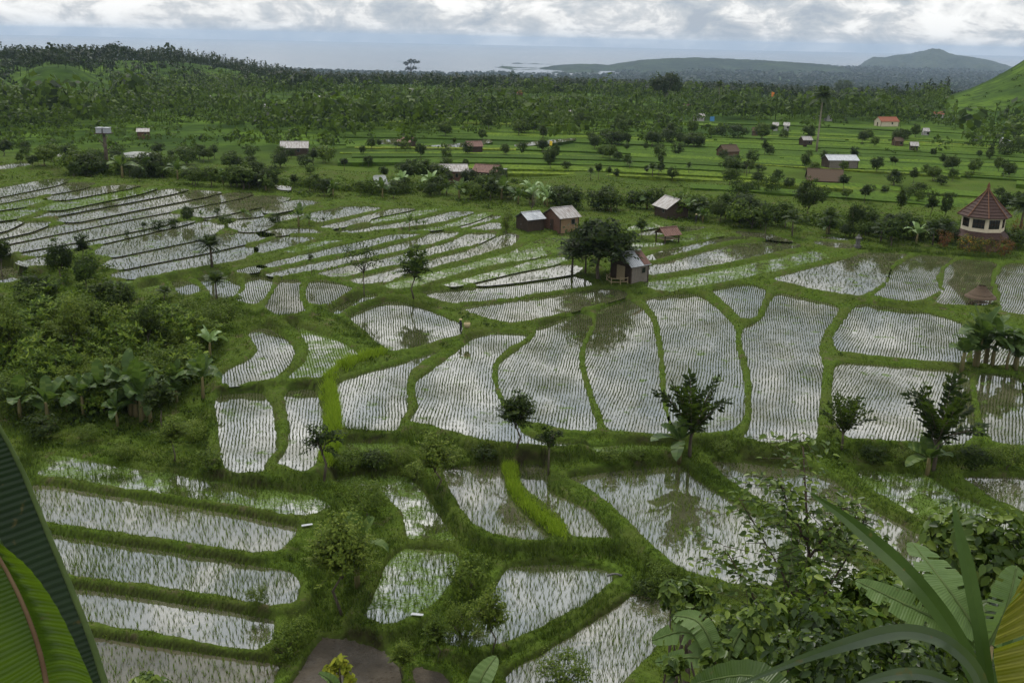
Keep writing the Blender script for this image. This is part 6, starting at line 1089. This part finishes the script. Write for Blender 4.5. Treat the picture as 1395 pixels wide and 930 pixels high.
def sheet(name, A, B, m, parent, nu=60, nv=10, curl=.0, rib=.004, tear=None, thick=True):
    """leaf blade between two edge lines, ribbed across; tear = list of (where, depth)"""
    A, B = smooth_line(A, nu), smooth_line(B, nu); V, F_, uvs = [], [], []
    nn = nrm(np.cross(np.gradient(A, axis=0), B - A))
    for i in range(nu):
        for j in range(nv):
            f = j / (nv - 1); V.append(A[i] * (1 - f) + B[i] * f + nn[i] * (math.sin(f * math.pi) * curl + rib * math.sin(i * 1.9) * min(f * 3, 1))); uvs.append((i / (nu - 1), f))
    for i in range(nu - 1):
        for j in range(nv - 1):
            if tear and any(abs(i - ti) < 1 and j >= (nv - 1) * (1 - td) for ti, td in tear): continue
            F_.append((i * nv + j, (i + 1) * nv + j, (i + 1) * nv + j + 1, i * nv + j + 1))
    me = mesh(name, V, F_, m, True); ul = me.uv_layers.new(name='UVMap'); li = np.zeros(len(me.loops), np.int32); me.loops.foreach_get('vertex_index', li); ul.data.foreach_set('uv', np.array(uvs, np.float32)[li].ravel())
    return ob(name, me, parent)
def L3(pts): return [at(u, v, d) for u, v, d in pts]
def rod(name, pts, rad, m, parent, n=8): b = MB(); b.tube([tuple(p_) for p_ in smooth_line(pts, 14)], list(np.linspace(rad[0], rad[1], 14)), n); return b.build(name, M[m], parent, True)
def foot(x, y): return np.array([x, y, float(hz(x, y))])
# banana plant at the left picture edge
bp = thing('foreground_banana', 'huge dark and backlit banana leaves close by at the left edge', 'banana plant')
mA = L3([(170,1010,2.5),(143,930,2.45),(124,870,2.42),(95,797,2.4),(62,718,2.38),(30,640,2.36),(-2,580,2.34),(-50,500,2.3),(-110,420,2.2)])
eA = L3([(60,1040,2.5),(-40,1000,2.55),(-150,960,2.6),(-220,900,2.6),(-260,820,2.55),(-270,730,2.5),(-260,640,2.4),(-210,540,2.3),(-112,422,2.2)])
lf = sheet('leaf', mA, eA, M['sheet_dark'], bp, 90, 12, .03, .0012); rod('midrib', mA, (.008, .003), 'midrib_green', lf)
eA2 = L3([(172,1012,2.6),(147,932,2.75),(128,872,2.8),(99,799,2.8),(66,719,2.75),(33,641,2.7),(0,580,2.6),(-48,499,2.45),(-110,420,2.22)]); sheet('leaf_half', mA, eA2, M['sheet_dark'], lf, 60, 5, .01, .003)
mB = L3([(75,1010,1.9),(64,935,1.85),(52,880,1.82),(30,820,1.8),(0,762,1.78),(-40,700,1.76),(-90,650,1.7)]); eB1 = L3([(150,1010,1.9),(130,940,1.86),(106,884,1.84),(76,824,1.82),(40,774,1.8),(0,738,1.78),(-88,648,1.7)])
lf = sheet('leaf', mB, eB1, M['sheet_bright'], bp, 60, 8, .02, .002); rod('midrib', mB, (.0048, .002), 'midrib', lf)
eB2 = L3([(0,1030,1.9),(-60,990,1.9),(-110,940,1.86),(-150,870,1.82),(-170,790,1.78),(-150,710,1.74),(-92,652,1.7)]); sheet('leaf_half', mB, eB2, M['sheet_bright'], lf, 60, 8, .03, .002)
ft = foot(-1.15, 2.0); b = MB(); b.tube([tuple(ft - np.array([0, 0, .3])), tuple((ft + mA[0]) / 2 + np.array([-.05, 0, 0])), tuple(mA[0])], [.11, .09, .03], 9); b.tube([tuple((ft + mA[0]) / 2), tuple(mB[0])], [.06, .02], 8); b.build('stem', M['banana_stem'], bp, True)
st = L3([(92,828,2.75),(93,850,2.75),(97,900,2.76),(110,1000,2.78)]); b = MB(); b.tube([tuple(q) for q in st], [.016, .019, .018, .02], 8); b.build('dry_stalk', M['stalk_dry'], bp, True)
# strap-leaved plant on the right
sp = thing('strap_plant', 'plant with long arching strap leaves close by at the lower right', 'plant')
def strap(pts, wpx, m, nu=40, d=2.3):
    P = smooth_line(L3([(u, v, dd) for u, v, dd in pts]), nu); T = nrm(np.gradient(P, axis=0)); view = nrm(P - np.array([0, 0, EYE])); S = nrm(np.cross(T, view)); N = np.cross(S, T); tt = np.linspace(0, 1, nu)
    w = wpx * .5 * d / F_PX * np.minimum(1, (1 - tt) * 2.6 + .02) ** .8 * (1 - .25 * (1 - tt)); fo = .35
    lf = sheet('leaf', P, P + S * w[:, None] - N * (w * fo)[:, None], M[m], sp, nu, 4, 0, 0); sheet('leaf_half', P, P - S * w[:, None] - N * (w * fo)[:, None], M[m], lf, nu, 4, 0, 0); return lf
strap([(1352,1010,2.2),(1338,940,2.2),(1295,855,2.25),(1245,790,2.3),(1195,742,2.4),(1145,700,2.5),(1104,672,2.6)], 25, 'strap'); strap([(1350,1010,2.2),(1345,930,2.2),(1335,860,2.2),(1320,780,2.25),(1307,725,2.3),(1298,684,2.35)], 18, 'strap')
strap([(1352,1010,2.2),(1335,925,2.15),(1300,882,2.1),(1260,863,2.1),(1215,861,2.1),(1150,878,2.1),(1080,902,2.15),(1000,935,2.2)], 19, 'strap_grey'); strap([(1345,1010,2.2),(1320,950,2.1),(1280,924,2.05),(1235,917,2.0),(1185,927,2.0),(1130,950,2.0)], 14, 'strap_grey')
strap([(1356,1010,2.25),(1362,930,2.3),(1385,860,2.4),(1420,800,2.5)], 20, 'strap'); cr = at(1351, 1010, 2.2); ft = foot(cr[0] + .05, cr[1] + .05)
b = MB(); b.tube([tuple(ft - np.array([0, 0, .2])), tuple((ft + cr) / 2), tuple(cr)], [.05, .045, .03], 8); b.build('stem', M['midrib_green'], sp, True)
# yellowing banana leaf at the right edge
yp = thing('yellow_banana', 'yellowing banana leaf close by at the right edge', 'banana plant'); mY = L3([(1440,1010,1.8),(1436,930,1.8),(1432,860,1.8),(1430,790,1.8),(1432,730,1.8),(1440,670,1.8)])
lf = sheet('leaf', mY, L3([(1385,1010,1.8),(1362,940,1.8),(1354,885,1.8),(1366,840,1.8),(1392,788,1.8),(1438,672,1.8)]), M['sheet_yellow'], yp, 60, 8, .02, .003, [(24, .8), (40, .3)]); sheet('leaf_half', mY, L3([(1500,1010,1.85),(1520,930,1.9),(1530,850,1.9),(1520,780,1.9),(1490,720,1.85),(1442,672,1.8)]), M['sheet_yellow'], lf, 50, 6, .02, .003)
rod('midrib', mY, (.013, .004), 'midrib_green', lf); ft = foot(mY[0][0] + .1, mY[0][1] + .1); b = MB(); b.tube([tuple(ft - np.array([0, 0, .2])), tuple(mY[0])], [.08, .02], 8); b.build('stem', M['banana_stem'], yp, True)
# smaller banana plants down the slope
def banana_px(label, base, leaves, d, m='sheet_pale', tears=True, seed=0):
    r = thing('young_banana', label, 'banana plant'); g = random.Random(seed); bpnt = at(base[0], base[1], d)
    for (mu, mv, tu, tv, wpx) in leaves:
        P = smooth_line([bpnt, at(mu, mv, d + g.uniform(-.1, .1)), at(tu, tv, d + g.uniform(-.25, .25))], 40); T = nrm(np.gradient(P, axis=0)); up = np.array([g.uniform(-.4, .4), -.6, 1.0]); S = nrm(np.cross(T, up)); N = np.cross(S, T); tt = np.linspace(0, 1, 40)
        w = wpx * .5 * d / F_PX * np.where(tt < .1, .08, np.sin(np.pi * np.clip((tt - .1) / .9 * .9 + .1, 0, 1)) ** .6); lf = None
        for sg in (1, -1):
            tr = [(g.randrange(6, 36), g.uniform(.35, .95)) for _ in range(7)] if tears else None
            o = sheet('leaf' if sg > 0 else 'leaf_half', P, P + S * (sg * w)[:, None] + N * (w * .35)[:, None] - np.array([0, 0, 1]) * (w * .25)[:, None], M[m], r if sg > 0 else lf, 40, 6, .0, .004, tr)
            if sg > 0: lf = o
        rod('midrib', P, (.010 * d / 5, .003 * d / 5), 'midrib_green', lf, 6)
    ft = foot(bpnt[0] + .05, bpnt[1] + .1); b = MB(); b.tube([tuple(ft - np.array([0, 0, .2])), tuple((ft + bpnt) / 2), tuple(bpnt)], [.09, .07, .03], 8); b.build('stem', M['banana_stem'], r, True)
banana_px('young banana with pale torn leaf standing up among the lower-right bushes', (1345, 880), [(1290, 800, 1242, 738, 60), (1265, 838, 1165, 790, 40), (1370, 830, 1385, 770, 60)], 5.6, seed=1)
banana_px('young banana with pale torn leaves left of the lower-right bushes', (985, 915), [(940, 862, 888, 872, 34), (955, 850, 918, 838, 30), (950, 895, 892, 902, 28), (1010, 860, 1040, 868, 24)], 8.0, seed=2)
banana_px('single pale banana leaf tip poking up at the bottom centre', (648, 962), [(655, 925, 676, 893, 30)], 7.0, tears=False, seed=3)
banana_px('small pale leaf tip at the bottom edge left of the mud plot middle', (462, 960), [(452, 930, 434, 917, 20), (470, 945, 485, 940, 14)], 7.0, tears=False, seed=4)
banana_px('broad yellow-green banana leaf lying at the bottom edge', (1100, 985), [(1030, 922, 940, 932, 50)], 3.2, 'sheet_bright', False, 5)
banana_px('big soft green banana leaf behind the foreground sapling', (1092, 860), [(1082, 790, 1075, 735, 46), (1098, 800, 1086, 765, 40)], 9.8, 'sheet_bright', False, 6)
# leafy sapling with dark stem, and bushes
def near_leaves(C, D, N, l, wr=.5):
    """pointed leaves, two faces folded along the midrib"""
    D = nrm(D); S = nrm(np.cross(D, N)); N = np.cross(S, D); l = np.broadcast_to(np.asarray(l, float), (len(C),))[:, None]; w = l * wr * .5
    V = np.stack([C, C + D * l * .22 + S * w * .8 + N * w * .35, C + D * l * .58 + S * w + N * w * .35 - N * l * .03, C + D * l - N * l * .12, C + D * l * .58 - S * w + N * w * .35 - N * l * .03, C + D * l * .22 - S * w * .8 + N * w * .35], 1).reshape(-1, 3)
    b0 = np.arange(len(C))[:, None, None] * 6; return V, (b0 + np.array([[0, 3, 2, 1], [0, 5, 4, 3]])[None]).reshape(-1, 4)
sg_ = np.random.default_rng(55); sap = thing('leafy_sapling', 'tall leafy sapling with dark straight stem in the right foreground', 'tree'); parts = []; b = MB(); D0 = 9.0
stems = [L3([(1108,965,D0),(1106,900,D0),(1105,820,D0),(1100,720,D0),(1093,590,D0)]), L3([(1106,880,D0),(1075,800,D0),(1040,735,D0),(1003,672,D0)]), L3([(1106,930,D0),(1040,835,D0-.2),(1010,785,D0-.2),(985,742,D0-.2)]), L3([(1105,840,D0),(1135,790,D0+.2),(1165,740,D0+.2),(1180,700,D0+.2)]), L3([(1102,760,D0),(1130,720,D0),(1150,690,D0)]), L3([(1100,740,D0),(1075,690,D0),(1060,650,D0)]), L3([(1106,910,D0),(1050,880,D0+.3),(990,850,D0+.4)]), L3([(1106,910,D0),(1160,870,D0+.3),(1220,840,D0+.4)])]
ft = foot(stems[0][0][0], stems[0][0][1]); b.tube([tuple(ft - np.array([0, 0, .3])), tuple(stems[0][0])], [.045, .035], 7)
for si, S_ in enumerate(stems):
    P = smooth_line(S_, 60); b.tube([tuple(q) for q in P[::4]], list(np.linspace(.034 if si == 0 else .012, .006 if si == 0 else .004, len(P[::4]))), 6)
    for i in range(6, 60):
        for rep in range(2 if i > 8 else 1):
            if sg_.random() < (.22 if si == 0 and i > 30 else .45): continue
            a = sg_.uniform(0, 6.28); tl = sg_.uniform(.25, .85) * (1 - .35 * i / 60) * (1.1 if si == 0 else .75); d_ = nrm(np.array([math.cos(a), math.sin(a), sg_.uniform(-.05, .5)])); nl = max(3, int(tl * 16)); tt = np.linspace(.12, 1, nl)
            Q = P[i] + d_ * (tl * tt)[:, None] + np.array([0, 0, -.25 * tl]) * (tt ** 2)[:, None]; side = nrm(np.cross(d_, np.array([0, 0, 1.0]))) * np.where(np.arange(nl) % 2, 1, -1)[:, None]
            parts.append(near_leaves(Q, side * .8 + d_ * .7 + sg_.normal(0, .25, (nl, 3)) + np.array([0, 0, -.25]), np.array([0, -.25, 1.0]) + sg_.normal(0, .45, (nl, 3)), sg_.uniform(.045, .092, nl), .50))
            if rep == 0: b.tube([tuple(P[i]), tuple(Q[-1])], [.004, .002], 3, False)
b.build('stem', M['wood_dark'], sap, True); V, F_ = merge(parts); ob('leaves', mesh('leaves', V, F_, M['leaf_near']), sap)
def near_bush(label, u, v, rx, ry, d, n, m, leaf, seed, cat='bush'):
    g = np.random.default_rng(seed); k = d / F_PX; c = at(u, v, d); r = thing('foreground_bush', label, cat, c); nc = max(10, n // 55)
    cc = fib(nc * 2, g); cc = cc[cc[:, 2] > -.75][:nc]; cc = cc * g.uniform(.45, 1.0, (len(cc), 1)) * np.array([rx * k, rx * k * .75, ry * k]); nl = n // len(cc); q = np.repeat(cc, nl, 0); dd = fib(len(q), g); cr = .30 * min(rx, ry) * k
    P = q + dd * (cr * g.uniform(.3, 1, len(q)) ** .5)[:, None]; o = nrm(dd * .5 + nrm(q) * .4 + np.array([0, -.15, .75]) + g.normal(0, .25, P.shape)); ax = nrm(np.cross(o, fib(len(q), g)) + np.array([0, 0, -.3])); l = leaf * g.uniform(.55, 1.25, len(q))
    V, F_ = near_leaves(P, ax, o, l, .55); ob('leaves', mesh('leaves', V, F_, M[m]), r)
    b = MB(); f_ = foot(c[0], c[1]) - c; [b.tube([tuple(f_ + np.array([g.normal(0, .15), g.normal(0, .15), -.2])), tuple(f_ * .4 + g.normal(0, .15, 3)), tuple(q0 * .9)], [.03, .02, .006], 5) for q0 in cc[::max(1, len(cc) // 9)]]; b.build('stems', M['bark'], r)
near_bush('lime-leaved bush behind the sapling stem in the lower right', 1205, 835, 115, 55, 8.6, 1700, 'leaf_near_lime', .10, 1); near_bush('dense bush around the sapling foot in the lower right', 1075, 880, 120, 66, 8.2, 1500, 'leaf_near', .085, 2)
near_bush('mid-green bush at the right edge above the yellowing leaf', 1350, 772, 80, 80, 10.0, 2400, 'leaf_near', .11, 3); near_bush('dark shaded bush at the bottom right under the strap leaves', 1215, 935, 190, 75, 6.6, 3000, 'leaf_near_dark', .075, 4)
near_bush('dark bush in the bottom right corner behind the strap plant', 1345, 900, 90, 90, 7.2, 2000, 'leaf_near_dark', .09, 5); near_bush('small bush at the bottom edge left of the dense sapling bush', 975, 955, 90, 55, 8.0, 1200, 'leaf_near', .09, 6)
near_bush('dense tall grass-like bush left of the foreground sapling', 935, 815, 42, 26, 12.0, 700, 'leaf_near', .12, 7)
near_bush('small yellow-leaved sprig at the bottom edge on the mud plot', 462, 912, 20, 18, 8.0, 220, 'leaf_yellow', .06, 8, 'shrub'); near_bush('small weedy bush at the bottom edge by the lowest front-left strip', 200, 938, 32, 24, 10.0, 420, 'leaf_near', .08, 9)
# ------------------------------------------------------------------ the air over the valley
t = NT('haze_air'); v = t.n('ShaderNodeVolumePrincipled'); v.inputs['Color'].default_value = (.52, .66, .84, 1); v.inputs['Density'].default_value = 0.5e-4; v.inputs['Anisotropy'].default_value = .25
t.l(v.outputs[0], t.out.inputs['Volume'])
t.m.cycles.volume_sampling = 'DISTANCE'
b = MB(); b.box(-64000, 64000, -500, 36000, -156, 110); b.build('haze', t.m, kind='stuff')
